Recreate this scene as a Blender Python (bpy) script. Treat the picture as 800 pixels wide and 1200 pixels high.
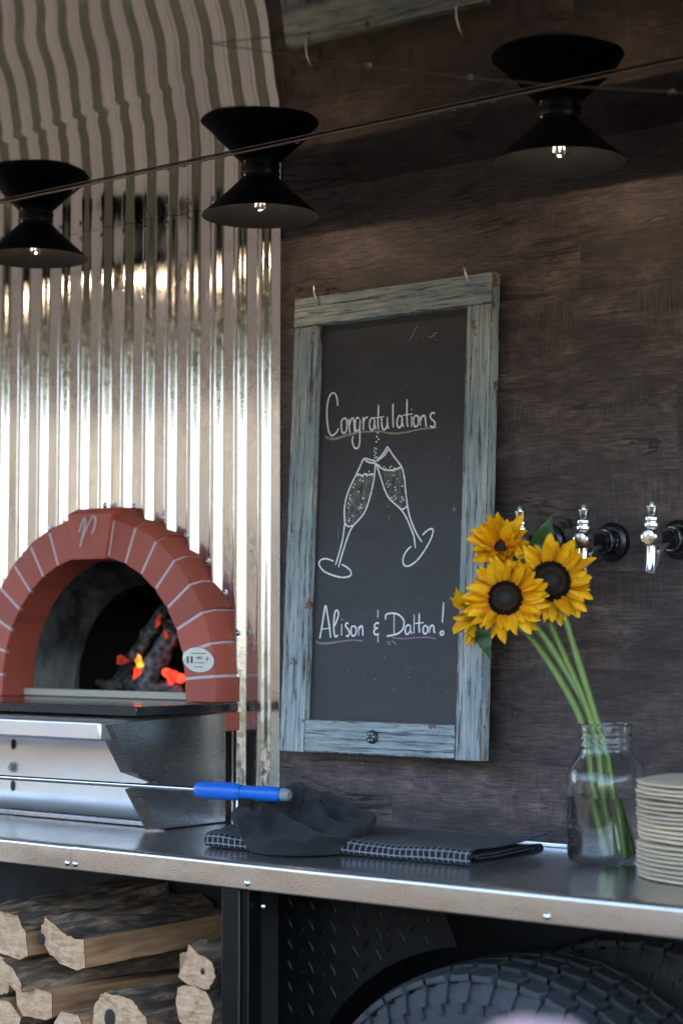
import bpy, bmesh, math, random, json
from mathutils import Vector, Matrix, Euler, noise
random.seed(7)
R = math.radians
SC = bpy.context.scene
COL = SC.collection
for _o in list(bpy.data.objects): bpy.data.objects.remove(_o)

# ------------------------------------------------------------------ camera, world, sun, exposure
cam_d = bpy.data.cameras.new("camera"); cam = bpy.data.objects.new("camera", cam_d); COL.objects.link(cam)
SC.camera = cam
cam.location = (0, -2.58, 1.42)
cam.rotation_euler = (R(90 + 3.56), 0, R(38.6))
cam_d.sensor_fit = 'HORIZONTAL'; cam_d.sensor_width = 24.0; cam_d.lens = 66.54
cam_d.clip_start = 0.05; cam_d.clip_end = 2000
cam_d.dof.use_dof = True; cam_d.dof.focus_distance = 3.12; cam_d.dof.aperture_fstop = 3.0

W = bpy.data.worlds.new("World"); SC.world = W; W.use_nodes = True
wn = W.node_tree.nodes; bg = wn["Background"]
sky = wn.new("ShaderNodeTexSky"); sky.sky_type = 'NISHITA'; sky.sun_disc = False
SUN_EL, SUN_AZ = 52.0, 35.0        # azimuth from +y (behind the trailer) towards +x
sky.sun_elevation = R(SUN_EL); sky.sun_rotation = R(SUN_AZ)
sky.dust_density = 2.0
W.node_tree.links.new(sky.outputs[0], bg.inputs[0]); bg.inputs[1].default_value = 0.15
sl = bpy.data.lights.new("sun", 'SUN'); sun = bpy.data.objects.new("sun", sl); COL.objects.link(sun)
sl.energy = 4.0; sl.angle = R(0.5); sl.color = (1.0, 0.93, 0.82)
_d = Vector((math.sin(R(SUN_AZ)) * math.cos(R(SUN_EL)), math.cos(R(SUN_AZ)) * math.cos(R(SUN_EL)), math.sin(R(SUN_EL))))
sun.rotation_euler = (-_d).to_track_quat('-Z', 'Y').to_euler(); sun.location = (0, 0, 8)
SC.view_settings.view_transform = 'Standard'; SC.view_settings.look = 'None'
SC.view_settings.exposure = 3.12; SC.view_settings.gamma = 1.0
SC.render.engine = 'CYCLES'
SC.cycles.use_denoising = True
SC.cycles.max_bounces = 10; SC.cycles.glossy_bounces = 6; SC.cycles.transmission_bounces = 10
SC.cycles.transparent_max_bounces = 12; SC.cycles.caustics_reflective = True; SC.cycles.blur_glossy = 0.6
SC.cycles.sample_clamp_indirect = 6.0

# ------------------------------------------------------------------ tagging and mesh helpers
def tag(o, label=None, cat=None, group=None, kind=None):
    if label: o['label'] = label
    if cat: o['category'] = cat
    if group: o['group'] = group
    if kind: o['kind'] = kind
    return o
def thing(name, label, cat, loc=(0, 0, 0), rot=(0, 0, 0), group=None):
    o = bpy.data.objects.new(name, None); COL.objects.link(o)
    o.empty_display_size = 0.05
    o.location = loc; o.rotation_euler = rot
    return tag(o, label, cat, group)
def origin(o):
    v = Vector((0, 0, 0))
    while o is not None: v = v + Vector(o.location); o = o.parent
    return v
def copy_tree(o, parent=None):
    c = o.copy(); COL.objects.link(c)
    if parent is not None: c.parent = parent
    for ch in list(o.children): copy_tree(ch, c)
    return c
def nz(x, y=0.0, z=0.0): return noise.noise(Vector((x, y, z)))

class M:
    def __init__(s): s.v = []; s.f = []; s.m = []; s.uv = None
    def add(s, vs, fs, mi=0):
        b = len(s.v); s.v += [tuple(v) for v in vs]
        for f in fs: s.f.append(tuple(b + i for i in f)); s.m.append(mi)
        return s
    def box(s, a, b, mi=0):
        x0, y0, z0 = a; x1, y1, z1 = b
        return s.add([(x0,y0,z0),(x1,y0,z0),(x1,y1,z0),(x0,y1,z0),(x0,y0,z1),(x1,y0,z1),(x1,y1,z1),(x0,y1,z1)],
                     [(0,3,2,1),(4,5,6,7),(0,1,5,4),(1,2,6,5),(2,3,7,6),(3,0,4,7)], mi)
    def lathe(s, prof, n=32, mat=None, mi=0, close=False, a0=0.0, a1=2*math.pi):
        mat = mat or Matrix.Identity(4); vs = []; full = abs(a1 - a0 - 2*math.pi) < 1e-6
        k = n if full else n + 1
        for r, h in prof:
            for i in range(k):
                a = a0 + (a1 - a0) * i / n
                vs.append(mat @ Vector((r*math.cos(a), r*math.sin(a), h)))
        fs = []; P = len(prof)
        for j in range(P if close else P - 1):
            j2 = (j + 1) % P
            for i in range(n):
                i2 = (i + 1) % k
                fs.append((j*k+i, j*k+i2, j2*k+i2, j2*k+i))
        if not close and full:
            if prof[0][0] > 1e-6: fs.append(tuple(range(k))[::-1])
            if prof[-1][0] > 1e-6: fs.append(tuple((P-1)*k + i for i in range(k)))
        return s.add(vs, fs, mi)
    def tube(s, pts, rad, n=8, mi=0, cap=True, flat=1.0):
        pts = [Vector(p) for p in pts]; N = len(pts)
        rads = rad if isinstance(rad, (list, tuple)) else [rad]*N
        t = [(pts[min(i+1,N-1)] - pts[max(i-1,0)]).normalized() for i in range(N)]
        up = Vector((0,0,1)) if abs(t[0].z) < 0.9 else Vector((1,0,0))
        u = t[0].cross(up).normalized(); vs = []
        for i in range(N):
            u = (u - t[i]*u.dot(t[i])).normalized(); w = t[i].cross(u)
            for k in range(n):
                a = 2*math.pi*k/n
                vs.append(pts[i] + (u*math.cos(a) + w*math.sin(a)*flat)*rads[i])
        fs = [(i*n+k, i*n+(k+1)%n, (i+1)*n+(k+1)%n, (i+1)*n+k) for i in range(N-1) for k in range(n)]
        if cap: fs += [tuple(range(n))[::-1], tuple((N-1)*n+k for k in range(n))]
        return s.add(vs, fs, mi)
    def grid(s, fn, nu, nv, mi=0, uv=None):
        vs = [fn(i/nu, j/nv) for j in range(nv+1) for i in range(nu+1)]
        fs = [(j*(nu+1)+i, j*(nu+1)+i+1, (j+1)*(nu+1)+i+1, (j+1)*(nu+1)+i) for j in range(nv) for i in range(nu)]
        if uv: s.uv = (s.uv or []) + [uv(i/nu, j/nv) for j in range(nv+1) for i in range(nu+1)]
        return s.add(vs, fs, mi)
    def prism(s, poly, fa, fb, mi=0):
        n = len(poly); vs = [fa(*p) for p in poly] + [fb(*p) for p in poly]
        fs = [tuple(range(n))[::-1], tuple(n+i for i in range(n))] + [(i, (i+1)%n, n+(i+1)%n, n+i) for i in range(n)]
        return s.add(vs, fs, mi)
    def sphere(s, c, r, n=12, mi=0, sq=(1,1,1)):
        prof = [(max(1e-7, r*math.sin(math.pi*i/(n//2+2))), -r*math.cos(math.pi*i/(n//2+2))) for i in range(n//2+3)]
        m = Matrix.Translation(c) @ Matrix.Diagonal((sq[0], sq[1], sq[2], 1))
        return s.lathe(prof, n, m, mi)
    def build(s, name, mats, parent=None, smooth=None, bevel=0, world=True, seg=2, subd=0, solid=0):
        if not isinstance(mats, (list, tuple)): mats = [mats]
        me = bpy.data.meshes.new(name)
        off = origin(parent) if (world and parent is not None) else Vector((0,0,0))
        me.from_pydata([tuple(Vector(v) - off) for v in s.v], [], s.f)
        for m in mats: me.materials.append(m)
        me.polygons.foreach_set('material_index', s.m)
        if s.uv:
            ul = me.uv_layers.new(name="UVMap")
            for lp in me.loops: ul.data[lp.index].uv = s.uv[lp.vertex_index]
        bm = bmesh.new(); bm.from_mesh(me)
        if not s.uv: bmesh.ops.remove_doubles(bm, verts=bm.verts, dist=1e-6)
        bmesh.ops.recalc_face_normals(bm, faces=bm.faces); bm.to_mesh(me); bm.free()
        if smooth is not None:
            me.polygons.foreach_set('use_smooth', [True]*len(me.polygons))
            if smooth < 180: me.set_sharp_from_angle(angle=R(smooth))
        o = bpy.data.objects.new(name, me); COL.objects.link(o)
        if parent is not None: o.parent = parent
        if bevel:
            b = o.modifiers.new("bevel", 'BEVEL'); b.width = bevel; b.segments = seg; b.limit_method = 'ANGLE'; b.angle_limit = R(40)
            b.harden_normals = False
            me.polygons.foreach_set('use_smooth', [True]*len(me.polygons)); me.set_sharp_from_angle(angle=R(35))
        if solid:
            m = o.modifiers.new("solid", 'SOLIDIFY'); m.thickness = solid; m.offset = 0
        if subd:
            m = o.modifiers.new("sub", 'SUBSURF'); m.levels = subd; m.render_levels = subd
        return o
def link_mesh(name, me, parent, loc=(0,0,0), rot=(0,0,0), scale=(1,1,1)):
    o = bpy.data.objects.new(name, me); COL.objects.link(o); o.parent = parent
    o.location = loc; o.rotation_euler = rot; o.scale = scale
    return o

# ------------------------------------------------------------------ material helpers
class NT:
    def __init__(s, name, color=(0.5,0.5,0.5), rough=0.5, metal=0.0, spec=0.5):
        s.m = bpy.data.materials.new(name); s.m.use_nodes = True
        s.t = s.m.node_tree; s.n = s.t.nodes; s.b = s.n["Principled BSDF"]
        s.set(color=color, rough=rough, metal=metal)
        s.b.inputs['Specular IOR Level'].default_value = spec
        s.tc = None
    def set(s, color=None, rough=None, metal=None):
        if color is not None: s.put('Base Color', color if not isinstance(color, tuple) else (*color, 1))
        if rough is not None: s.put('Roughness', rough)
        if metal is not None: s.put('Metallic', metal)
    def put(s, inp, val, node=None):
        i = (node or s.b).inputs[inp]
        if hasattr(val, 'is_output') or isinstance(val, bpy.types.NodeSocket): s.t.links.new(val, i)
        else: i.default_value = val
    def coord(s, scale=(1,1,1), kind='Object', rnd=False, rot=(0,0,0)):
        tc = s.n.new('ShaderNodeTexCoord'); mp = s.n.new('ShaderNodeMapping')
        mp.inputs['Scale'].default_value = scale; mp.inputs['Rotation'].default_value = rot
        out = tc.outputs[kind]
        if rnd:
            oi = s.n.new('ShaderNodeObjectInfo'); vm = s.n.new('ShaderNodeVectorMath'); vm.operation = 'MULTIPLY_ADD'
            cx = s.n.new('ShaderNodeCombineXYZ')
            for k in range(3): s.t.links.new(oi.outputs['Random'], cx.inputs[k])
            vm.inputs[1].default_value = (13.7, 9.1, 17.3); s.t.links.new(cx.outputs[0], vm.inputs[0]); s.t.links.new(out, vm.inputs[2]); out = vm.outputs[0]
        s.t.links.new(out, mp.inputs[0]); return mp.outputs[0]
    def noise(s, vec, scale=5, detail=4, rough=0.55, dist=0.0, col=False):
        n = s.n.new('ShaderNodeTexNoise'); n.inputs['Scale'].default_value = scale; n.inputs['Detail'].default_value = detail
        n.inputs['Roughness'].default_value = rough; n.inputs['Distortion'].default_value = dist
        s.t.links.new(vec, n.inputs['Vector']); return n.outputs['Color' if col else 'Fac']
    def voro(s, vec, scale=5, feature='F1', out='Distance', rand=1.0):
        n = s.n.new('ShaderNodeTexVoronoi'); n.feature = feature; n.inputs['Scale'].default_value = scale; n.inputs['Randomness'].default_value = rand
        s.t.links.new(vec, n.inputs['Vector']); return n.outputs[out]
    def wave(s, vec, scale=5, dist=4, detail=3, dscale=1.5, typ='BANDS', d='X'):
        n = s.n.new('ShaderNodeTexWave'); n.wave_type = typ
        if typ == 'BANDS': n.bands_direction = d
        else: n.rings_direction = d
        n.inputs['Scale'].default_value = scale; n.inputs['Distortion'].default_value = dist
        n.inputs['Detail'].default_value = detail; n.inputs['Detail Scale'].default_value = dscale
        s.t.links.new(vec, n.inputs['Vector']); return n.outputs['Fac']
    def ramp(s, fac, stops, interp='LINEAR'):
        n = s.n.new('ShaderNodeValToRGB'); cr = n.color_ramp; cr.interpolation = interp
        while len(cr.elements) > 1: cr.elements.remove(cr.elements[-1])
        for i, (p, c) in enumerate(stops):
            e = cr.elements[0] if i == 0 else cr.elements.new(p)
            e.position = p; c = (c, c, c) if not isinstance(c, tuple) else c; e.color = (*c, 1)
        s.t.links.new(fac, n.inputs[0]); return n.outputs[0]
    def mix(s, fac, a, b, mode='MIX'):
        n = s.n.new('ShaderNodeMix'); n.data_type = 'RGBA'; n.blend_type = mode
        for i, v in ((0, fac), (6, a), (7, b)):
            if isinstance(v, bpy.types.NodeSocket): s.t.links.new(v, n.inputs[i])
            else: n.inputs[i].default_value = (*v, 1) if isinstance(v, tuple) else v
        return n.outputs[2]
    def math(s, op, a, b=0.0, c=None):
        n = s.n.new('ShaderNodeMath'); n.operation = op
        for i, v in enumerate((a, b) if c is None else (a, b, c)):
            if isinstance(v, bpy.types.NodeSocket): s.t.links.new(v, n.inputs[i])
            else: n.inputs[i].default_value = v
        return n.outputs[0]
    def rng(s, fac, a, b, c, d):
        n = s.n.new('ShaderNodeMapRange'); s.t.links.new(fac, n.inputs[0])
        for i, v in enumerate((a, b, c, d)): n.inputs[i+1].default_value = v
        return n.outputs[0]
    def bump(s, h, strength=0.3, dist=0.002, prev=None):
        n = s.n.new('ShaderNodeBump'); n.inputs['Strength'].default_value = strength; n.inputs['Distance'].default_value = dist
        s.t.links.new(h, n.inputs['Height'])
        if prev is not None: s.t.links.new(prev, n.inputs['Normal'])
        s.t.links.new(n.outputs[0], s.b.inputs['Normal']); return n.outputs[0]

MT = {}
def simple(key, color, rough=0.5, metal=0.0, spec=0.5, var=0.25, scale=30):
    t = NT(key, color, rough, metal, spec)
    n = t.noise(t.coord(rnd=True), scale, 5)
    t.set(color=t.mix(n, tuple(c*(1-var) for c in color), tuple(min(1, c*(1+var)) for c in color)))
    t.put('Roughness', t.rng(n, .3, .7, max(.02, rough-.08), min(1, rough+.08)))
    MT[key] = t.m; return t
# dark laminate planks
t = NT('dark_wood_laminate', rough=0.42)
oi = t.n.new('ShaderNodeObjectInfo')
pat = t.noise(t.coord((2.2, 1, 6.5), rnd=True), 2.4, 7, .62, .7)
fine = t.noise(t.coord((9, 1, 95), rnd=True), 3.2, 8, .68, .35)
mott = t.noise(t.coord((10, 1, 16), rnd=True), 3.5, 7, .7, .3)
hatch_ = t.noise(t.coord((150, 1, 9), rnd=True, rot=(0, R(4), 0)), 2.2, 4, .6)
hgate = t.rng(t.noise(t.coord((3, 1, 5), rnd=True), 2.6, 3), .46, .60, 0, 1)
c = t.ramp(pat, [(.27, (.024,.015,.012)), (.44, (.080,.050,.041)), (.58, (.165,.108,.090)), (.76, (.31,.21,.178))])
c = t.mix(t.rng(mott, .38, .66, .62, 0), c, (.016,.012,.012))
c = t.mix(t.rng(fine, .37, .60, .82, 0), c, (.014,.011,.011))
c = t.mix(t.math('MULTIPLY', t.rng(hatch_, .45, .75, 0, .26), hgate), c, (.28,.22,.20))
cat_ = t.wave(t.coord((1.2, 1, 7), rnd=True), 5.5, 7, 5, .9, 'BANDS', 'Z')
cgate = t.rng(t.noise(t.coord((2.0, 1, 4.5), rnd=True), 2.2, 3), .55, .68, 0, .6)
c = t.mix(t.math('MULTIPLY', t.rng(cat_, 0, .22, 1, 0), cgate), c, (.010,.008,.008))
ck = t.noise(t.coord((1.3, 1, 8), rnd=True), 2.1, 9, .6, 1.2)
crack = t.math('MULTIPLY', t.rng(t.math('ABSOLUTE', t.math('SUBTRACT', ck, .5)), 0.0, .010, 1, 0), t.rng(t.noise(t.coord((1.5,1,3), rnd=True), 3.1, 3), .52, .66, 0, .75))
c = t.mix(crack, c, (.005,.004,.004))
hs = t.n.new('ShaderNodeHueSaturation'); t.t.links.new(c, hs.inputs['Color']); t.t.links.new(t.rng(oi.outputs['Random'], 0, 1, .95, 1.30), hs.inputs['Value']); t.set(color=hs.outputs[0])
h = t.math('ADD', t.math('MULTIPLY', fine, .8), t.math('SUBTRACT', t.math('ADD', t.math('MULTIPLY', hatch_, .15), t.math('MULTIPLY', mott, .6)), t.math('MULTIPLY', crack, 1.4)))
t.bump(h, .9, .0022); t.put('Roughness', t.rng(fine, .3, .7, .34, .55)); MT['wood'] = t.m
# galvanised corrugated sheet
t = NT('galvanised_steel', (.62,.61,.60), .25, 1.0)
v = t.coord((1,1,1)); cells = t.voro(t.coord((1,1,.6)), 120, 'F1', 'Color'); sm = t.noise(v, 260, 3); lg = t.noise(t.coord((1,1,.25)), 9, 4)
t.set(color=t.mix(t.rng(lg, .35, .7, 0, 1), (.66,.63,.60), (.52,.50,.485)))
sp = t.n.new('ShaderNodeSeparateColor'); t.t.links.new(cells, sp.inputs[0])
t.put('Roughness', t.math('ADD', t.rng(sp.outputs[0], 0, 1, .11, .19), t.rng(lg, .3, .7, -.03, .06)))
t.bump(t.math('ADD', t.math('MULTIPLY', sp.outputs[1], .5), t.math('MULTIPLY', sm, .6)), .22, .0006); MT['galv'] = t.m
# mirror ceiling
t = NT('polished_ceiling_metal', (.31,.285,.265), .06, 1.0)
n = t.noise(t.coord((1,4,1)), 6, 3); t.put('Roughness', t.rng(n, .3, .7, .02, .045)); MT['mirror'] = t.m
# stainless
def stainless(key, color, r0, r1, stretch, bstr=.05):
    t = NT(key, color, .2, 1.0); n = t.noise(t.coord(stretch), 40, 4); l = t.noise(t.coord((1,1,1)), 7, 5)
    t.put('Roughness', t.math('ADD', t.rng(n, .3, .7, r0, r1), t.rng(l, .4, .75, -.03, .08)))
    t.set(color=t.mix(t.rng(l, .35, .7, 0, 1), color, tuple(c*.86 for c in color)))
    t.bump(t.math('ADD', n, t.math('MULTIPLY', l, 2.0)), bstr, .001); MT[key] = t.m; return t
stainless('steel_top', (.64,.63,.61), .15, .24, (1, 30, 1), .04).put('Metallic', .93)
stainless('steel_panel', (.80,.79,.77), .36, .48, (1.5, 1.5, 12), .02)  # rougher stand stainless, with sky brightness put into its lighter colour
t = stainless('steel_apron', (.70,.66,.58), .22, .34, (2, 30, 30), .10)
st_ = t.noise(t.coord((2.2,1,7)), 3.5, 7, .65); st2 = t.noise(t.coord((1,1,1)), 2.0, 2)
c = t.mix(t.rng(st_, .42, .72, 0, .8), (.66,.65,.63), (.42,.39,.34)); t.set(color=t.mix(t.rng(st2, .4, .65, 0, .7), c, (.58,.54,.47)))
stainless('steel_oven', (.44,.44,.45), .22, .30, (1.5, 1.5, 12), .03)
stainless('chrome', (.75,.75,.76), .05, .10, (1,1,1), .0)
stainless('brass', (.72,.50,.22), .18, .28, (1,1,1), .0)
stainless('pale_brass', (.74,.66,.54), .15, .25, (1,1,1), .0)
stainless('zinc', (.55,.56,.58), .22, .35, (1,1,1), .05)
simple('black_metal', (.008,.010,.013), .42, 0, .5)
simple('lamp_inside', (.0075,.0075,.0085), .55, 0, .2)
simple('black_plastic', (.008,.008,.010), .25)
simple('strip', (.30,.25,.20), .45, .8)
simple('soot_and_hole_dark', (.030,.025,.022), .9)  # oven soot, and also the painted dark inside slots and log holes
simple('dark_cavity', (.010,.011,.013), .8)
simple('brick_mortar', (.60,.47,.47), .8, var=.12, scale=120)
simple('granite', (.018,.019,.024), .14, var=.4, scale=300)
simple('firebrick', (.46,.40,.31), .8, var=.12)
simple('blue_grip', (.008,.13,.55), .33, var=.12)
simple('grey_cap', (.22,.24,.25), .5)
simple('stem_green', (.17,.25,.055), .45, var=.3, scale=60)
simple('leaf_green', (.035,.085,.018), .45, var=.35, scale=40)
simple('ash', (.20,.19,.19), .95, var=.4, scale=90)
simple('trailer_paint', (.02,.02,.022), .4)
simple('powder_black', (.0035,.0045,.0045), .40, 0, .14)
simple('post_black', (.006,.007,.007), .3, 0, .25)
simple('rim_steel', (.05,.055,.065), .4, .6)
simple('enamel', (.72,.69,.60), .25, var=.06)
simple('print_grey', (.12,.11,.11), .5)
simple('flag_green', (.02,.19,.08), .4)
simple('flag_red', (.16,.04,.045), .4)
simple('flag_pink', (.62,.33,.36), .4)
simple('rose_pink', (.60,.40,.41), .6, var=.08)
# painted terracotta voussoirs
t = NT('terracotta', (.27,.068,.045), .6)
n = t.noise(t.coord(rnd=True), 16, 6); n2 = t.noise(t.coord(rnd=True), 220, 3)
oi = t.n.new('ShaderNodeObjectInfo'); c = t.mix(n, (.37,.070,.042), (.47,.105,.066)); big = t.noise(t.coord(rnd=True), 5, 5, .7)
c = t.mix(t.rng(big, .52, .75, 0, .45), c, (.25,.058,.032)); hs = t.n.new('ShaderNodeHueSaturation'); t.t.links.new(c, hs.inputs['Color']); t.t.links.new(t.rng(oi.outputs['Random'], 0, 1, .84, 1.1), hs.inputs['Value']); t.set(color=hs.outputs[0]); t.bump(t.math('ADD', n2, t.math('MULTIPLY', n, 1.5)), .5, .0012); MT['brick'] = t.m
# soot streaked throat
t = NT('throat_metal', (.2,.19,.18), .45, .7)
n = t.noise(t.coord((9,9,2.2)), 3.2, 8, .7); t.set(color=t.ramp(n, [(.34,(.022,.020,.019)),(.5,(.062,.058,.054)),(.62,(.10,.094,.088)),(.78,(.20,.19,.175))])); t.put('Roughness', t.rng(n, .3, .7, .35, .6)); MT['throat'] = t.m
# weathered paint on boards
def paint(key, sc):
    t = NT(key, rough=.7); v = t.coord(sc, rnd=True)
    st = t.noise(v, 7, 8, .68, .3); pt = t.noise(t.coord((1,1,1), rnd=True), 26, 6, .65); tone = t.noise(t.coord((1,1,1), rnd=True), 7, 3)
    tint = t.mix(t.rng(tone, .35, .65, 0, 1), (.25,.31,.335), (.48,.495,.455))
    c = t.mix(t.rng(st, .40, .62, .55, 0), tint, (.10,.15,.17))
    c = t.mix(t.rng(st, .60, .72, 0, .75), c, (.62,.65,.63))
    bare = t.math('MULTIPLY', t.rng(st, .395, .45, 1, 0), t.rng(pt, .35, .55, .4, 1))
    c = t.mix(bare, c, (.055,.036,.026))
    chip = t.rng(pt, .645, .68, 0, 1); c = t.mix(chip, c, (.17,.085,.045))
    t.set(color=c); t.bump(t.math('ADD', st, t.math('MULTIPLY', chip, -.5)), .8, .0016); MT[key] = t.m
paint('paint_h', (2, 22, 40)); paint('paint_v', (40, 22, 2))
t = NT('worn_edge', rough=.75); n = t.noise(t.coord((8,8,8), rnd=True), 4, 6, .6)
t.set(color=t.ramp(n, [(.40,(.09,.17,.20)),(.47,(.20,.30,.33)),(.53,(.15,.075,.036)),(.7,(.26,.14,.065))])); MT['worn'] = t.m
# slate board
t = NT('chalkboard_slate', rough=.46); n = t.noise(t.coord((3,1,9)), 4, 7, .6); n2 = t.noise(t.coord((1,1,1)), 60, 5, .7)
c = t.mix(t.rng(n, .3, .8, 0, 1), (.017,.018,.020), (.032,.033,.038))
t.set(color=t.mix(t.rng(n2, .66, .78, 0, .25), c, (.16,.16,.17))); MT['slate'] = t.m
def chalk(key, col, cover):
    t = NT(key, col, .9); n = t.noise(t.coord((1,1,1)), 420, 4, .7)
    t.set(color=t.mix(t.rng(n, .3, .3 + .35*(1-cover)+.02, .35, 1), (.05,.05,.055), col)); MT[key] = t.m
chalk('chalk_white', (.86,.86,.88), .55); chalk('chalk_tan', (.36,.31,.24), .3); chalk('chalk_pink', (.33,.24,.28), .25); chalk('chalk_dim', (.40,.40,.41), .3)
t = NT('chalk_fizz', rough=.9); n = t.noise(t.coord((1,1,1), rot=(0,R(50),0)), 90, 5, .7); n2 = t.noise(t.coord((8,1,1), rot=(0,R(35),0)), 40, 4, .7)
t.set(color=t.mix(t.rng(t.math('MULTIPLY', n, t.math('MULTIPLY', n2, 2)), .38, .72, 0, 1), (.045,.047,.050), (.22,.21,.17))); MT['chalk_fizz'] = t.m
# wood logs
def barkm(key, a, b):
    t = NT(key, rough=.9); n = t.noise(t.coord((1,.22,1), rnd=True), 40, 8, .7, .5)
    t.set(color=t.ramp(n, [(.32,a),(.5,tuple(.35*c+.2*d for c,d in zip(b,a))),(.62,b),(.78,tuple(min(1,c*1.9) for c in b))])); t.bump(n, 1.0, .014); MT[key] = t.m
barkm('bark', (.026,.015,.010), (.38,.25,.155))
t = NT('split_wood', rough=.8); n = t.noise(t.coord((1,.09,1), rnd=True), 55, 7, .6)
t.set(color=t.ramp(n, [(.3,(.20,.098,.045)),(.55,(.46,.25,.115)),(.75,(.64,.39,.20))])); t.bump(n, .8, .003); MT['split'] = t.m
t = NT('end_grain', rough=.85); w = t.wave(t.coord((1,.0,1), rnd=False), 75, 3.0, 4, 2.0, 'RINGS', 'Y'); n = t.noise(t.coord((1,1,1), rnd=True), 60, 6, .65)
c = t.mix(t.math('MULTIPLY', w, .22), (.68,.41,.22), (.33,.17,.08)); fl = t.noise(t.coord((3,1,14), rnd=True), 9, 7, .7, .8)
c = t.mix(t.rng(fl, .36, .54, .7, 0), c, (.30,.15,.07)); t.set(color=t.mix(t.rng(n, .38, .75, 0, .75), c, (.86,.58,.36)))
t.bump(t.math('ADD', n, t.math('MULTIPLY', fl, 1.5)), .9, .004); MT['endgrain'] = t.m
t = NT('char', rough=.85); n = t.voro(t.coord(rnd=True), 60); t.set(color=t.ramp(n, [(.1,(.03,.028,.028)),(.5,(.12,.12,.125)),(.9,(.34,.33,.33))])); t.bump(n, 1, .006); MT['char'] = t.m
def glow(key, col, s):
    t = NT(key, (.02,.01,.01), .9); n = t.noise(t.coord(rnd=True), 75, 4)
    t.put('Emission Color', t.mix(t.rng(n, .4, .6, 0, 1), tuple(c*.25 for c in col), col)); t.b.inputs['Emission Strength'].default_value = s; MT[key] = t.m
glow('filament', (1.0,.86,.60), 1.3); glow('flame', (1.0,.26,.03), .50); glow('ember', (1.0,.05,.02), .40); glow('ember_dim', (.8,.08,.03), .07)
# tyre rubber
t = NT('tyre_rubber', (.022,.024,.027), .62); n = t.noise(t.coord(rnd=True), 60, 5)
t.set(color=t.mix(n, (.018,.019,.021), (.046,.048,.051))); t.bump(n, .3, .001); MT['rubber'] = t.m
# cloths
t = NT('black_knit', (.012,.014,.018), .95); w = t.wave(t.coord((1,1,1), rot=(0,R(20),R(30))), 120, 1.0, 2); n = t.noise(t.coord(), 320, 3)
t.set(color=t.mix(w, (.004,.005,.006), (.013,.014,.017))); t.bump(t.math('ADD', w, n), .7, .0016)
t.b.inputs['Sheen Weight'].default_value = .06; t.b.inputs['Sheen Roughness'].default_value = .5; MT['knit'] = t.m
t = NT('checked_cloth', rough=.9); uvc = t.coord((1,1,1), 'UV'); sx = t.n.new('ShaderNodeSeparateXYZ'); t.t.links.new(uvc, sx.inputs[0])
def line(t, s, per, wd):
    f = t.math('FRACT', t.math('DIVIDE', s, per)); return t.math('LESS_THAN', t.math('ABSOLUTE', t.math('SUBTRACT', f, .5)), wd)
ln = t.math('MAXIMUM', line(t, sx.outputs[0], .0108, .075), line(t, sx.outputs[1], .0108, .075)); nn = t.noise(t.coord(), 500, 2)
t.set(color=t.mix(t.math('MULTIPLY', ln, t.rng(nn, .3, .6, .55, 1)), (.007,.007,.010), (.30,.30,.33))); t.bump(nn, .4, .0008); MT['check'] = t.m
# fibre plates
t = NT('fibre_plate', rough=.75); n = t.noise(t.coord((1,1,1), rnd=True), 18, 5); n2 = t.noise(t.coord((.6,.6,12), rnd=True), 20, 5)
oi = t.n.new('ShaderNodeObjectInfo'); tone = t.rng(oi.outputs['Random'], 0, 1, .78, 1.12)
c = t.mix(t.math('ADD', t.math('MULTIPLY', n, .5), t.math('MULTIPLY', n2, .5)), (.60,.48,.31), (.86,.73,.54))
hs = t.n.new('ShaderNodeHueSaturation'); t.t.links.new(c, hs.inputs['Color']); t.t.links.new(tone, hs.inputs['Value']); t.set(color=hs.outputs[0]); t.bump(n2, .4, .0008); MT['plate'] = t.m
# glass and water
t = NT('clear_glass', (.97,.99,.985), 0.0); t.b.inputs['Transmission Weight'].default_value = 1.0; t.b.inputs['IOR'].default_value = 1.40; MT['glass'] = t.m
t = NT('water', (.97,.99,.98), 0.0); t.b.inputs['Transmission Weight'].default_value = 1.0; t.b.inputs['IOR'].default_value = 1.33; MT['water'] = t.m
# sunflower
t = NT('sunflower_petal', rough=.55); g = t.coord((1,1,1), 'Generated'); gs = t.n.new('ShaderNodeSeparateXYZ'); t.t.links.new(g, gs.inputs[0]); n = t.noise(t.coord((30,200,30), rnd=True), 3, 4)
oi = t.n.new('ShaderNodeObjectInfo')
c = t.mix(t.rng(gs.outputs[0], 0, .55, 0, 1), (.80,.27,.002), (.97,.54,.001)); c = t.mix(t.rng(n, .4, .75, 0, .5), c, (.84,.36,.002))
c = t.mix(t.math('MULTIPLY', oi.outputs['Random'], .4), c, (.92,.52,.008)); t.set(color=c)
t.b.inputs['Subsurface Weight'].default_value = 0.0; t.bump(n, .3, .0006); MT['petal'] = t.m
simple('seed_dark', (.018,.010,.008), .7, var=.5, scale=200); simple('seed_brown', (.115,.050,.022), .75, var=.4, scale=200); simple('seed_centre', (.016,.016,.014), .6, var=.4, scale=200)
simple('lawn', (.0135,.0125,.0085), .95, 0, 0, var=.4, scale=8); simple('ground_gravel', (.047,.0415,.0375), .9, 0, 0, var=.35, scale=6)
t = NT('far_foliage', rough=.8); n = t.noise(t.coord(), 1.2, 6, .7); t.set(color=t.mix(n, (.050,.048,.036), (.125,.108,.092))); MT['foliage'] = t.m
# ================================================================== SETTING
CZ, KZ = 2.204, 1.0764          # ceiling height, counter height
g = M(); g.grid(lambda u, v: (-400+800*u, -400+800*v, .268), 8, 8)
tag(g.build('ground', MT['ground_gravel']), kind='structure')

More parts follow.
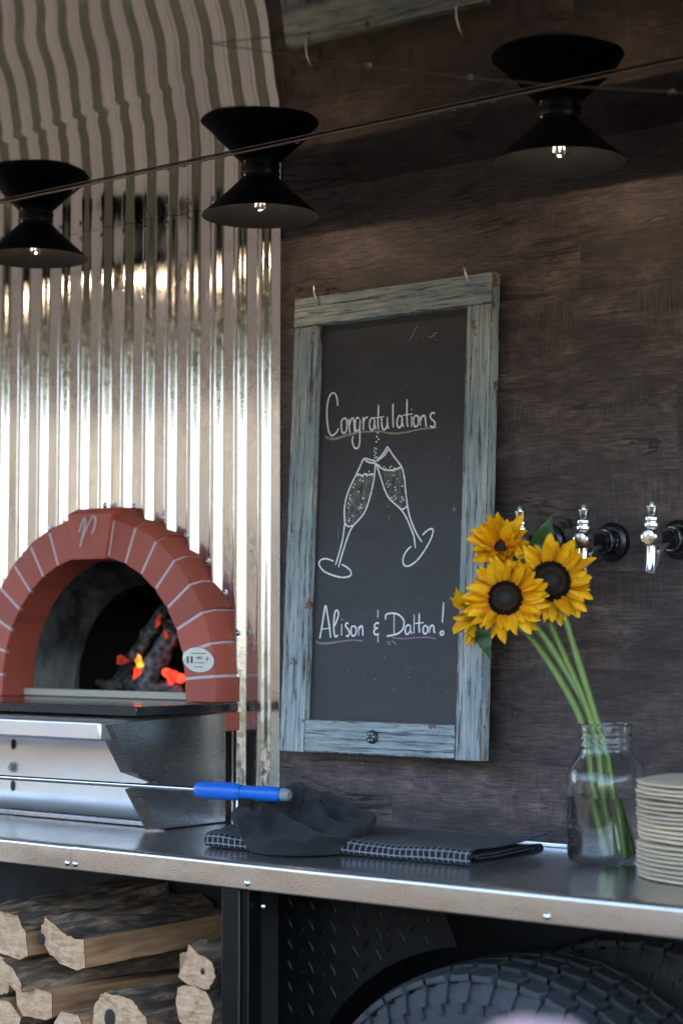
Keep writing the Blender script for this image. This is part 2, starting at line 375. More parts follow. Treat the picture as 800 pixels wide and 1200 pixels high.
m = M(); m.add([(-3.4,-4.4,.274),(-1.2,-2.3,.274),(60,-2.3,.274),(60,-80,.274),(-24,-80,.274)], [(0,1,2,3,4)]); m.add([(-9,-1.5,.274),(-120,-1.5,.274),(-120,-36,.274)], [(0,1,2)])
tag(m.build('lawn', MT['lawn']), kind='structure')

# dark trailer body behind the walls: its shade falls on the ground in front of the counter
tb = thing('trailer_body', 'dark body of the food trailer behind the panelled wall', 'food trailer', (-1.5, 1.2, .6))
m = M(); m.box((-4.4,.60,.62),(1.6,2.1,2.30)); m.box((-4.4,.006,2.212),(1.6,2.1,2.34)); m.box((-4.45,.03,.62),(-4.36,2.1,2.30)); m.build('body_shell', MT['trailer_paint'], tb)
m = M(); m.box((-4.4,-.285,2.222),(1.6,.004,2.30)); m.build('roof_edge', MT['trailer_paint'], tb)

# wood wall of laminate planks
ww = thing('wood_wall', 'dark brown grey wood plank wall behind the chalkboard and taps', 'wall', (-1.0, 0, KZ))
m = M(); m.box((-2.25,.006,.3),(1.3,.03,2.24)); m.build('backing_panel', MT['dark_cavity'], ww)
rows = [1.06, 1.2025, 1.357, 1.5115, 1.666, 1.815, 1.959, 2.103, 2.204]
offs = [-1.95, -1.30, -1.72, -1.05, -1.40, -1.9, -1.571, -1.15]
for i in range(len(rows)-1):
    xs = [-2.24] + sorted(x for x in (offs[i]-1.22, offs[i], offs[i]+1.22, offs[i]+2.44) if -2.2 < x < 1.2) + [1.28]
    for a, b in zip(xs, xs[1:]):
        m = M(); m.box((a+.0001, 0, rows[i]+.00012), (b-.0001, .005, rows[i+1]-.00012)); m.build('plank', MT['wood'], ww)

# corrugated steel wall with a hole for the oven
XC, ZC = -2.617, 1.313           # oven arch centre
cw = thing('corrugated_wall', 'galvanised corrugated steel wall behind the pizza oven', 'wall', (-2.9, 0, KZ))
RIB, PITCH = -2.2354, .05822
def rib_h(x):
    d = abs((x - RIB + PITCH/2) % PITCH - PITCH/2)
    if d > .0170 or x > RIB+.0171: return 0.0
    q = min(1, (.0170-d)/.0135); return .0118*(q*q*(3-2*q)) + .0008*(1-(d/.0170)**2)
def sheet(x0, x1, back, zlo=1.06):
    n = int((x1-x0)/.0024); NZ = 22; m = M()
    def fn(u, v):
        x = x0 + (x1-x0)*u; dx = abs(x-XC); lo = zlo
        if dx < .30: lo = max(zlo, ZC + math.sqrt(.30**2-dx*dx)) if True else lo
        z = lo + (2.2035-lo)*v
        return (x, -.004 - back - rib_h(x) - .0009*nz(x*5, z*2.2) - .0004*nz(x*14, z*9, 3), z)
    m.grid(fn, n, NZ); return m.build('corrugated_sheet', MT['galv'], cw, smooth=180)
sheet(-2.640, -2.197, 0); sheet(-4.36, -2.6335, .0025)
m = M(); m.box((-2.1985,-.005,1.06),(-2.1965,.004,2.2035)); m.build('edge_trim', MT['zinc'], cw)
def dome_screw(r=.0036, h=.003):
    m = M(); m.lathe([(r*1.5,0),(r*1.5,.0006),(r,.0009),(r*.8,h*.7),(r*.35,h),(1e-6,h*1.03)], 10); return m
scr = dome_screw().build('screw', MT['zinc'], cw, smooth=40, world=False); scm = scr.data
scr.rotation_euler = (R(90),0,0); scr.location = Vector((RIB, -.0168, 2.188)) - Vector(cw.location)
for k in range(1, 16):
    link_mesh('screw', scm, cw, Vector((RIB-PITCH*k, -.0168 - (.0025 if k>6 else 0), 2.188)) - Vector(cw.location), (R(90),0,0))
for a in (17, 30, 42, 54, 66, 79, 92, 105, 118, 133):
    link_mesh('screw', scm, cw, Vector((XC+.347*math.cos(R(a)), -.017, ZC+.347*math.sin(R(a)))) - Vector(cw.location), (R(90),0,0), (1.25,1.25,1.6))

# mirror-like ceiling: flat back panel, hinge strip, raised curved hatch
ce = thing('ceiling', 'mirror polished metal ceiling with a riveted hinge strip', 'ceiling', (-1.6, -.14, CZ))
m = M(); m.box((-4.36,-.2815,CZ),(1.4,.004,CZ+.006)); m.build('back_panel', MT['mirror'], ce)
HY = -.288
def hatch(u, v):
    x = -4.36 + 5.76*u; s = v*1.25
    y = HY - s; z = CZ + .001 - .066*s*s
    z += (.0016*nz(x*.7+4, s*4.2) + .0003*nz(x*1.6, s*9, 5)) * min(1, s/.05)
    sc = .335 + .11*(x+2.0) + .02*math.sin(x*3)      # a shallow crease in the sheet
    d = s - sc
    if x < -1.2: z += (.0004*math.exp(-(d/.016)**2) - (.012*max(0, d)))*max(0, min(1, (-1.75-x)/.3))
    return (x, y, z)
m = M(); m.grid(hatch, 90, 170); m.build('hatch_panel', MT['mirror'], ce, smooth=180)
m = M(); m.grid(lambda u, v: Vector(hatch(u, v)) + Vector((0,0,.03)), 10, 30); m.build('hatch_skin', MT['trailer_paint'], ce, smooth=180)
m = M(); m.box((-4.36,HY-.003,CZ-.0030),(1.4,HY+.003,CZ-.0004)); m.build('hinge_strip', MT['strip'], ce, bevel=.0008, seg=1)
rv = dome_screw(.0032,.0026); r0 = rv.build('rivet', MT['zinc'], ce, smooth=40, world=False); rm = r0.data
pts = []
for x in [-2.87, -2.45, -1.93, -1.35]: pts.append((x, HY+.011))
for lx in (-2.679,-2.102,-1.506):
    for d in (-.035,.0,.035,.07): pts.append((lx-.115+d, HY+.013))
for k, (x, y) in enumerate(pts):
    l = Vector((x, y, CZ-.0003)) - Vector(ce.location)
    if k == 0: r0.location = l; r0.rotation_euler = (R(180),0,0)
    else: link_mesh('rivet', rm, ce, l, (R(180),0,0))

# ================================================================== COUNTER
ct = thing('counter', 'long stainless steel counter under the chalkboard with a folded front edge', 'counter', (-1.7, -.23, 1.03))
def countertop(x0, x1, name, z, mat):
    m = M(); pr = [(-.009,z+.0062),(-.0125,z+.0062),(-.0135,z+.001),(-.017,z)]
    pr += [(-.02-.43*k/14, z) for k in range(15)]
    pr += [(-.4555,z-.0008),(-.4585,z-.003),(-.4595,z-.007),(-.4597,z-.022),(-.4595,z-.038),(-.458,z-.0405),(-.452,z-.041),(-.448,z-.039)]
    n = 40
    def fn(u, v):
        k = min(len(pr)-1, round(v*(len(pr)-1))); x = x0+(x1-x0)*u; y, zz = pr[k]
        e = .0009*nz(x*6, y*6, 2) if k > 3 else 0
        return (x, y + (e if k > 20 else 0), zz + (e*.35 if k <= 18 else 0))
    m.grid(fn, n, len(pr)-1); return m.build(name, mat, ct, smooth=50)
countertop(-3.1, -2.2455, 'steel_top', KZ-.0006, MT['steel_top']); countertop(-2.2462, 1.2, 'steel_top', KZ, MT['steel_top'])
def skin(x0, x1, dz):
    m = M(); pr = [(-.4600,KZ-.0075-dz),(-.4604,KZ-.022-dz),(-.4600,KZ-.0385-dz)]
    m.grid(lambda u, v: (x0+(x1-x0)*u, pr[round(v*2)][0]-.0002+.0007*nz((x0+(x1-x0)*u)*6, 3, v), pr[round(v*2)][1]), 40, 2)
    return m.build('apron', MT['steel_apron'], ct, smooth=180)
skin(-3.1,-2.2458,.0006); skin(-2.2452,1.2,0)
for x in (-2.254,-2.236,-1.87,-1.349,-.8):
    m = M(); m.lathe([(.0048,0),(.0048,.001),(.0035,.0022),(.0012,.003),(.0012,.0012),(1e-6,.0012)], 14, Matrix.Translation((x,-.4606,1.046)) @ Matrix.Rotation(R(90),4,'X')); m.build('screw', MT['chrome'], ct, smooth=40)
m = M(); m.lathe([(.0042,0),(.0042,.001),(.003,.002),(1e-6,.0026)], 12, Matrix.Translation((-1.917,-.0135,KZ+.0035)) @ Matrix.Rotation(R(90),4,'X')); m.build('screw', MT['chrome'], ct, smooth=40)
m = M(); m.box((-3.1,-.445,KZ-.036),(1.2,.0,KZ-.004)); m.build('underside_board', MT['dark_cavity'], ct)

# ------------------------------------------------------------------ under the counter
bay = thing('storage_bay', 'dark open firewood bay under the counter', 'storage bay', (-2.4, -.2, .66))
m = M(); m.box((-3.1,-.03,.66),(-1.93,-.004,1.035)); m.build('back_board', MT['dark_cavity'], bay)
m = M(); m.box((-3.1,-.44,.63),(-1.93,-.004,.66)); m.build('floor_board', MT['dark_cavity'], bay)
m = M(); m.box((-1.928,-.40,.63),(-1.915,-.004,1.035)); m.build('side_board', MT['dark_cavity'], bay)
po = thing('support_post', 'glossy black steel post holding up the counter beside the firewood', 'post', (-1.905, -.44, .17))
m = M(); m.box((-1.929,-.452,.268),(-1.893,-.415,1.0345)); m.build('tube', MT['post_black'], po, bevel=.002)
m = M(); m.box((-1.8925,-.448,.268),(-1.8785,-.418,1.0345)); m.build('angle_bracket', MT['powder_black'], po, bevel=.002)
m = M(); m.lathe([(.005,0),(.005,.001),(.003,.003),(1e-6,.0034)], 12, Matrix.Translation((-1.868,-.4275,1.008)) @ Matrix.Rotation(R(90),4,'X')); m.build('screw', MT['chrome'], po, smooth=40)
TX, TZ, TR = -1.528, .606, .339
dp = thing('tread_plate', 'black diamond tread plate panel between the post and the tyre', 'metal panel', (-1.7, -.335, .5))
poly = [(-1.93,.606),(-1.93,1.034),(-1.61,1.034)] + [(TX+.365*math.cos(R(a)), TZ+.365*math.sin(R(a))) for a in (98,105,112,120,128,136,145,155,166,180)]
m = M(); m.prism([(x, z) for x, z in poly], lambda x, z: (x,-.3370,z), lambda x, z: (x,-.3335,z)); m.build('plate', MT['powder_black'], dp)
lug = M(); n = 10
prof = [(math.cos(2*math.pi*i/n)*.0125, math.sin(2*math.pi*i/n)*.0036) for i in range(n)]
lug.add([(x,0,z) for x, z in prof] + [(x*.62,-.0016,z*.35) for x, z in prof], [(i,(i+1)%n,n+(i+1)%n,n+i) for i in range(n)] + [tuple(range(n, 2*n))])
lo = None; cnt = 0
for i in range(22):
    for j in range(16):
        x = -1.915 + i*.0215; z = 1.020 - j*.032 - (.016 if i % 2 else 0)
        if z > 1.024 or x > -1.625 or z < .74 or (x-TX)**2+(z-TZ)**2 < .38**2: continue
        rt = (0, R(-58 if i % 2 == 0 else 58), 0); l = Vector((x,-.3370,z)) - Vector(dp.location)
        cnt += 1
        if cnt > 290: continue
        if lo is None: lo = lug.build('tread_lug', MT['powder_black'], dp, smooth=30, world=False); lo.location = l; lo.rotation_euler = rt
        else: link_mesh('tread_lug', lo.data, dp, l, rt)
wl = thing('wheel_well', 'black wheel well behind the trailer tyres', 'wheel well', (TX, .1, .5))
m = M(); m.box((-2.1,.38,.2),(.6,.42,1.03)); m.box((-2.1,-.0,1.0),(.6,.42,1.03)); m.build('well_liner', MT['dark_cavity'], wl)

# ------------------------------------------------------------------ tyres
def tyre(loc, label):
    t = thing('tyre', label, 'tyre', loc, group='off road tyres of the trailer'); t.scale = (.88, .95, .88)
    Wd = .245; s = 1
    # local: axis along y, outer side at -y
    prof = [(.20,-.085),(.215,-.112),(.26,-.1225),(.305,-.124),(.340,-.1175),(.357,-.108),(.362,-.09),(.368,-.05),(.3695,0),(.368,.05),(.362,.09),(.357,.108),(.340,.1175),(.30,.124),(.25,.12),(.20,.085)]
    rx = Matrix.Rotation(R(-90), 4, 'X')       # z-> +y
    m = M(); m.lathe([(r, h) for r, h in prof], 96, rx, close=True); m.build('carcass', MT['rubber'], t, smooth=40, world=False)
    m = M(); m.lathe([(.04,-.07),(.07,-.075),(.17,-.045),(.185,-.06),(.205,-.095),(.212,-.1),(.205,-.09),(.19,0),(.04,0)], 48, rx, close=True); m.build('wheel_rim', MT['rim_steel'], t, smooth=40, world=False)
    NB = 50
    rowdef = [(-.104, .028, .0), (-.055, .036, .5), (.0, .038, .12), (.055, .036, .62), (.104, .028, .3)]
    for ri, (yc, wy, ph) in enumerate(rowdef):
        variants = []
        for vi in range(2):
            da = 2*math.pi/NB; ha = da*.40
            sk = .10*da*(1 if vi else -1)
            pl = [(-ha+sk*.3,-.5),(-ha*.25,-.58),(ha+sk*.3,-.46),(ha*1.05-sk,-.08),(ha+sk*.6,.5),(ha*.2,.44),(-ha+sk*.6,.52),(-ha*1.02-sk,.06)]
            def at(a, b, r): return (r*math.sin(a), yc + b*wy, r*math.cos(a))
            R0 = .366
            def top(b):
                y = yc + b*wy; return .3855 - .0085*(y/.12)**2 - .006*max(0, abs(y)-.1)/.02
            m = M(); k = len(pl)
            vs = [at(a, b, R0-.004) for a, b in pl] + [at(a*.985, b*.985, top(b)-.0015) for a, b in pl] + [at(a*.93, b*.93, top(b*.93)) for a, b in pl]
            fs = [(i,(i+1)%k,k+(i+1)%k,k+i) for i in range(k)] + [(k+i,k+(i+1)%k,2*k+(i+1)%k,2*k+i) for i in range(k)] + [tuple(range(2*k,3*k))]
            m.add(vs, fs); variants.append(m)
        objs = [None, None]
        for q in range(NB):
            ang = 360.0/NB*(q+ph); aa = (ang + 180) % 360 - 180
            if abs(aa) > 100: continue
            vi = q % 2
            if objs[vi] is None: objs[vi] = variants[vi].build('tread_block', MT['rubber'], t, smooth=30, world=False); objs[vi].rotation_euler = (0, R(ang), 0)
            else: link_mesh('tread_block', objs[vi].data, t, (0,0,0), (0, R(ang), 0))
    sb = None
    for side in (-1,):
        for q in range(NB):
            ang = 360.0/NB*(q+.25); aa = (ang+180) % 360 - 180
            if abs(aa) > 100: continue
            if sb is None:
                m = M()
                for (r0_, r1_, a0_, a1_) in ((.330,.362,-2.6,1.6),(.312,.330,-2.6,-.2)):
                    p = [(r0_,a0_),(r0_,a1_),(r1_,a1_),(r1_,a0_)]
                    yy = lambda r: -.1245 + max(0, r-.33)*.45
                    f1 = [(r*math.sin(R(a)), yy(r)+.006, r*math.cos(R(a))) for r, a in p]; f2 = [(r*math.sin(R(a*.9)), yy(r)-.0035, r*math.cos(R(a*.9))) for r, a in p]
                    m.add(f1+f2, [(0,1,5,4),(1,2,6,5),(2,3,7,6),(3,0,4,7),(4,5,6,7)])
                sb = m.build('sidewall_lug', MT['rubber'], t, smooth=30, world=False); sb.rotation_euler = (0,R(ang),0)
            else: link_mesh('sidewall_lug', sb.data, t, (0,0,0), (0,R(ang),0))
    return t
tyre((TX, -.238, TZ), 'black off road tyre nearest the camera with chunky tread blocks')
tyre((TX+.05, .085, TZ+.012), 'second black off road tyre in shadow behind the first one')

# ------------------------------------------------------------------ firewood
def log(poly, bark_edges, y0, y1, label, yaw=0, pitch=0, seed=0, knot=None):
    """poly: world (x, z) outline of the sawn end, clockwise from top left"""
    cx = sum(p[0] for p in poly)/len(poly); cz = sum(p[1] for p in poly)/len(poly)
    t = thing('firewood_log', label, 'log', (cx, y0, cz), (R(pitch), 0, R(yaw)), 'split firewood logs in the bay')
    out = []; K = len(poly)
    for i in range(K):
        a, b = Vector(poly[i]), Vector(poly[(i+1) % K]); L = (b-a).length; n = max(1, round(L/.006))
        for j in range(n): out.append((a.lerp(b, j/n) - Vector((cx, cz)), i in bark_edges))
    N = len(out); NL = 34
    def ring(f, amp):
        y = (y1-y0)*f; r = []
        for k, (p, bk) in enumerate(out):
            d = p.normalized(); e = (.0062 if bk else .0022)*amp
            q = p*(1 - .05*f) + d*(e*nz(k*.27+seed*7, y*22) + e*nz(k*.7+seed*3, y*7, 4) + (.0018 if bk else .0008)*nz(k*1.1+seed, y*60, 9))
            r.append((q.x + .006*math.sin(y*9+seed), y, q.y + .004*math.sin(y*7+seed*2)))
        return r
    m = M(); vs = []; 
    for j in range(NL+1): vs += ring(j/NL, 1 if j else .6)
    m.v = vs
    for j in range(NL):
        for k in range(N):
            m.f.append((j*N+k, j*N+(k+1)%N, (j+1)*N+(k+1)%N, (j+1)*N+k)); m.m.append(0 if out[k][1] else 1)
    m.f.append(tuple((NL)*N+k for k in range(N))); m.m.append(1)
    m.build('log_body', [MT['bark'], MT['split']], t, smooth=38, world=False)
    m = M(); rg = ring(0, .6); vs = []
    RR = 9
    for s_ in range(RR):
        f = 1 - s_/RR
        for k, p in enumerate(rg):
            jit = .0035*nz(p[0]*55+seed, p[2]*55*f, 8) + .0018*nz(p[0]*160+seed, p[2]*f*160, 3) if s_ else -.0004
            vs.append((p[0]*f, jit - .001 - .0012*s_*.2 + (.006*math.exp(-((p[0]*f-knot[0])**2+(p[2]*f-knot[1])**2)/knot[2]**2) if knot else 0), p[2]*f))
    vs.append((0,-.002,0)); m.v = vs
    for s_ in range(RR-1):
        for k in range(N): m.f.append((s_*N+k, s_*N+(k+1)%N, (s_+1)*N+(k+1)%N, (s_+1)*N+k)); m.m.append(0)
    for k in range(N): m.f.append(((RR-1)*N+k, (RR-1)*N+(k+1)%N, RR*N)); m.m.append(0)
    m.build('sawn_end', MT['endgrain'], t, smooth=50, world=False)
    if knot:
        m = M(); m.sphere((knot[0], -.001, knot[1]), knot[2]*.8, 10, sq=(1,.35,1.2)); m.build('knot', MT['soot_and_hole_dark'], t, smooth=60, world=False)  # black blob paints the unlit inside of the hole
    return t
YF = -.40
log([(-2.383,.915),(-2.368,.940),(-2.325,.921),(-2.300,.912),(-2.272,.914),(-2.270,.868),(-2.290,.862),(-2.335,.868),(-2.362,.884),(-2.378,.898)], {0,1,2,3,7,8,9}, YF-.005, -.045, 'large split log with a dark knot in its sawn end, on top of the pile', -3, 2, 1, knot=(-.046,.008,.010))
log([(-2.56,.945),(-2.50,.952),(-2.43,.945),(-2.408,.918),(-2.402,.880),(-2.425,.872),(-2.50,.880),(-2.56,.89)], {0,1,2}, YF-.01, -.05, 'broad bark topped log beside the knotted one at the top of the pile', -2, 2, 2)
log([(-2.458,.858),(-2.448,.868),(-2.405,.858),(-2.385,.842),(-2.378,.826),(-2.395,.822),(-2.44,.838),(-2.455,.846)], {0,1,2,3}, YF-.03, -.04, 'flat wedge of split wood with a pale end under the knotted log', -14, 0, 3)
log([(-2.420,.816),(-2.38,.826),(-2.329,.820),(-2.327,.782),(-2.345,.775),(-2.400,.775),(-2.416,.79)], {5,6}, YF-.015, -.05, 'squared split log with a tan end below the pale wedge', -2, 0, 4)
log([(-2.58,.872),(-2.50,.878),(-2.462,.866),(-2.445,.845),(-2.452,.812),(-2.485,.800),(-2.56,.81)], {0,4,5}, YF, -.05, 'reddish split log below the broad bark topped one', 0, 0, 5)
log([(-2.50,.796),(-2.445,.800),(-2.415,.775),(-2.425,.735),(-2.48,.728),(-2.52,.75)], {2,3,4}, YF-.01, -.05, 'rough split log lowest by the cut off edge of the pile', 3, 0, 6)
log([(-2.238,.812),(-2.222,.833),(-2.185,.838),(-2.145,.832),(-2.116,.812),(-2.105,.780),(-2.12,.745),(-2.17,.728),(-2.22,.74),(-2.245,.77)], set(range(10)), YF-.02, -.05, 'round log with thick black bark and a hollow rough end', -4, 0, 7, knot=(-.02,.012,.016))
log([(-2.338,.772),(-2.315,.800),(-2.27,.800),(-2.252,.780),(-2.255,.735),(-2.30,.722),(-2.338,.735)], {3,4,5}, YF-.02, -.05, 'pale splintered log low down beside the hollow round log', -6, 0, 8)
log([(-2.040,.936),(-2.020,.922),(-1.992,.914),(-1.986,.892),(-1.998,.872),(-2.025,.866),(-2.062,.884),(-2.050,.905)], {0,1,2,3}, YF-.005, -.06, 'small wedge shaped log topmost beside the steel post', 2, 0, 9, knot=(.012,-.005,.005))
log([(-2.052,.862),(-2.025,.868),(-1.995,.862),(-1.978,.838),(-1.985,.808),(-2.02,.796),(-2.048,.81),(-2.056,.838)], {0,1,2,3,4}, YF-.01, -.06, 'splintered pale log under the small wedge by the post', 2, 0, 10)
log([(-2.075,.790),(-2.02,.795),(-1.96,.788),(-1.945,.75),(-1.97,.70),(-2.04,.69),(-2.08,.73)], {3,4,5}, YF+.0, -.06, 'thick log lying lowest beside the steel post', 0, 0, 11)
log([(-2.22,.880),(-2.17,.890),(-2.12,.874),(-2.11,.850),(-2.16,.842),(-2.22,.850)], {0,1,2}, YF+.16, -.05, 'dark thin log set back in the bay above the hollow round log', -10, 0, 12)
log([(-2.28,.722),(-2.22,.73),(-2.14,.722),(-2.10,.70),(-2.13,.665),(-2.25,.662),(-2.30,.69)], {3,4,5}, YF, -.05, 'bottom log under the hollow round log', 0, 0, 13)
log([(-2.44,.728),(-2.38,.735),(-2.31,.722),(-2.305,.69),(-2.33,.662),(-2.43,.662),(-2.46,.69)], {3,4,5}, YF, -.05, 'bottom log under the squared tan log', 0, 0, 14)
# ================================================================== PIZZA OVEN
ov = thing('pizza_oven', 'wood fired pizza oven with a terracotta brick arch on a steel stand', 'oven', (XC, -.05, KZ))
def P(r, a): return (XC + r*math.cos(R(a)), ZC + r*math.sin(R(a)))
def voussoir(corners_in, corners_out, proud=0.0):
    """front face: inner pair, outer pair of (x, z); pieces run back to the wall with a chamfered outer edge"""
    (i0, i1), (o0, o1) = corners_in, corners_out
    def toward(p, q, d):
        v = Vector(q) - Vector(p); return tuple(Vector(p) + v.normalized()*d)
    yf = -.0655 - proud
    f0, f1 = toward(o0, i0, .012), toward(o1, i1, .012)
    A = [(*i0,), (*i1,), f1, f0]
    m = M(); vs = [(x, yf, z) for x, z in A] + [(o1[0], -.044, o1[1]), (o0[0], -.044, o0[1])]
    vs += [(i0[0], .016, i0[1]), (i1[0], .016, i1[1]), (o1[0], -.001, o1[1]), (o0[0], -.001, o0[1])]
    fs = [(0,1,2,3),(3,2,4,5),(5,4,8,9),(0,6,7,1),(9,8,7,6),(0,3,5,9,6),(1,7,8,4,2)]
    return m.add(vs, fs)
RI, RO = .2472, .333
KH = 10.9; A0 = 4.2; ST = (90-KH-A0)/7; GP = .45
for side in (1, -1):
    mir = (lambda a: a) if side > 0 else (lambda a: 180-a)
    for k in range(7):
        a, b = A0+ST*k+GP, A0+ST*(k+1)-GP
        gi = GP*.33
        voussoir((P(RI, mir(a+gi)), P(RI, mir(b-gi))), (P(RO+.002*((k*7)%3-1), mir(a)), P(RO, mir(b)))).build('brick', MT['brick'], ov, bevel=.0018)
    b = A0-GP; xi, xo = XC+side*RI, XC+side*(RO-.001)
    voussoir(((xi, 1.2895), P(RI, mir(b))), ((xo, 1.2895), P(RO, mir(b)))).build('brick', MT['brick'], ov, bevel=.0018)
    voussoir(((xi+side*.004, 1.238), (xi+side*.004, 1.2725)), ((xo, 1.238), (xo, 1.2725))).build('brick', MT['brick'], ov, bevel=.0018)
ks = voussoir((P(RI-.003, 90+KH-GP), P(RI-.003, 90-KH+GP)), (P(RO+.012, 90+KH-GP), P(RO+.012, 90-KH+GP)), .006).build('keystone', MT['brick'], ov, bevel=.002)
em = [(-2.6424,1.6056),(-2.6344,1.6216),(-2.6265,1.6330),(-2.6238,1.6290),(-2.6255,1.6200),(-2.6300,1.6050),(-2.6386,1.5777)]
em2 = [(-2.6345,1.590),(-2.6284,1.6019),(-2.6158,1.6210),(-2.6030,1.6355),(-2.5978,1.6330),(-2.5980,1.6250),(-2.6006,1.6140),(-2.6065,1.6016)]
m = M()
for s_ in (em, em2): m.tube([(x, -.0722, z) for x, z in s_], [.0016]+[.0026]*(len(s_)-2)+[.0022], 6)
m.build('script_emblem', MT['brick_mortar'], ks, smooth=60)
# mortar ring, slightly recessed
m = M(); A = [(XC-.249,1.2895)] ; 
inn = [(XC+.2495,1.2895)] + [P(.2495,a) for a in range(0,181,6)] + [(XC-.249,1.2895)]
outr = [(XC+.328,1.2895)] + [P(.329,a) for a in range(0,181,6)] + [(XC-.328,1.2895)]
n = len(inn)
for (yi, yo) in ((-.0600,-.0600),):
    vs = [(x,-.0644,z) for x, z in inn] + [(XC+(x-XC)*.965,-.0644,ZC+(z-ZC)*.965) for x, z in outr] + [(x,-.0425,z) for x, z in outr] + [(x,-.002,z) for x, z in outr] + [(x,.015,z) for x, z in inn]
    fs = []
    for j in range(5):
        for i in range(n-1): fs.append((j*n+i, j*n+i+1, ((j+1)%5)*n+i+1, ((j+1)%5)*n+i))
    m.add(vs, fs)
m.build('mortar', MT['brick_mortar'], ov)
m = M(); m.grid(lambda u, v: (XC+.2466*math.cos(math.pi*u), -.058+.074*v, ZC+.2466*math.sin(math.pi*u)), 60, 1)
for sgn in (1,-1): m.grid(lambda u, v: (XC+sgn*.2466, -.058+.074*v, 1.2895+(ZC-1.2895)*u), 1, 1)
m.build('arch_lining', MT['brick'], ov, smooth=60)
# badge
bx, bz = -2.3365, 1.3655
bg_ = M(); bg_.lathe([(.0385,0),(.0385,.0016),(.037,.0024),(1e-6,.0026)], 40, Matrix.Translation((bx,-.0654,bz)) @ Matrix.Rotation(R(6),4,'Y') @ Matrix.Diagonal((1,1,.58,1)) @ Matrix.Rotation(R(90),4,'X'))
bd = bg_.build('badge', MT['enamel'], ov, smooth=30)
bm_ = M(); bm_.lathe([(.0395,-.0004),(.0395,.0012),(.0384,.0014)], 40, Matrix.Translation((bx,-.0654,bz)) @ Matrix.Rotation(R(6),4,'Y') @ Matrix.Diagonal((1,1,.58,1)) @ Matrix.Rotation(R(90),4,'X')); bm_.build('badge_rim', MT['print_grey'], bd, smooth=30)
def flat(name, x0, z0, x1, z1, mt, y=-.0685):
    m = M(); m.box((bx+x0, y-.0003, bz+z0), (bx+x1, y, bz+z1)); return m.build(name, mt, bd)
flat('flag_band', -.0268,-.0062,-.0218,.0064, MT['flag_green']); flat('flag_band', -.0168,-.0062,-.0118,.0064, MT['flag_red'])
m = M(); m.tube([(bx+.020,-.0687,bz+.000),(bx+.022,-.0687,bz+.006),(bx+.0225,-.0687,bz-.003),(bx+.026,-.0687,bz+.006),(bx+.027,-.0687,bz+.001)], .0007, 5); m.build('tiny_emblem', MT['flag_pink'], bd)
for dx in (-.032, .031):
    m = M(); m.lathe([(.0022,0),(.0018,.001),(1e-6,.0012)], 8, Matrix.Translation((bx+dx,-.0676,bz)) @ Matrix.Rotation(R(90),4,'X')); m.build('pin', MT['zinc'], bd)
def text3d(name, body, size, loc, mt, parent, thick=.0002, rot=(R(90),0,0)):
    c = bpy.data.curves.new(name, 'FONT'); c.body = body; c.size = size; c.extrude = thick; c.align_x = 'CENTER'; c.align_y = 'CENTER'; c.resolution_u = 2
    o = bpy.data.objects.new(name, c); COL.objects.link(o)
    dg = bpy.context.evaluated_depsgraph_get(); dg.update(); me = bpy.data.meshes.new_from_object(o.evaluated_get(dg)); bpy.data.objects.remove(o)
    me.materials.clear(); me.materials.append(mt); me.name = name
    o = bpy.data.objects.new(name, me); COL.objects.link(o); o.parent = parent; o.location = Vector(loc) - origin(parent); o.rotation_euler = rot; return o
text3d('print_line', '100%', .0075, (bx+.003,-.0683,bz+.0035), MT['print_grey'], bd)
# illegible small print rows: dashes only
for (zz, x0, x1) in ((.0118,-.017,.019),(-.0052,-.007,.015),(-.0125,-.009,.012)):
    m = M(); x = x0
    while x < x1:
        w = random.uniform(.0018,.0032); m.box((bx+x,-.0688,bz+zz-.0008),(bx+x+w,-.0684,bz+zz+.0008)); x += w + .0009
    m.build('print_line', MT['print_grey'], bd)
# throat, dome, floor
m = M(); N_ = 28
def throat(u, v):
    a = math.pi*u; r = [.2465,.236,.222,.206,.200,.196,.205][round(v*6)]; y = [.0165,.030,.052,.078,.085,.092,.10][round(v*6)]
    x = XC + r*math.cos(a); z = ZC + (r*1.0)*math.sin(a)
    return (x, y, z)
m.grid(throat, N_, 6)
rr = [.2465,.236,.222,.206,.200,.196,.205]; yy = [.0165,.030,.052,.078,.085,.092,.10]
for sgn in (1,-1): m.grid(lambda u, v: (XC+sgn*rr[round(v*6)], yy[round(v*6)], 1.286+(ZC-1.286)*u), 1, 6)
m.build('throat_hood', MT['throat'], ov, smooth=50)
m = M(); DR = .34; DY = .10+DR*.80
def dome(u, v):
    a = 2*math.pi*u; e = math.pi/2*v; return (XC + DR*1.12*math.cos(e)*math.cos(a), DY + DR*math.cos(e)*math.sin(a), 1.286 + .31*math.sin(e))
def dome_ok(c): return not (c[1] < .14 and abs(c[0]-XC) < .20 and c[2] < 1.52)
m.grid(dome, 48, 14); m.f = [f for f in m.f if dome_ok(sum((Vector(m.v[i]) for i in f), Vector())/len(f))]; m.m = [0]*len(m.f)
m.build('dome', MT['soot_and_hole_dark'], ov, smooth=180)
m = M(); m.box((XC-.44,.002,1.270),(XC+.44,.80,1.2885)); m.build('oven_floor', MT['soot_and_hole_dark'], ov)
m = M(); m.box((XC-.2445,-.012,1.2895),(XC+.2445,.0,1.3035)); m.build('floor_edge', MT['firebrick'], ov, bevel=.002)
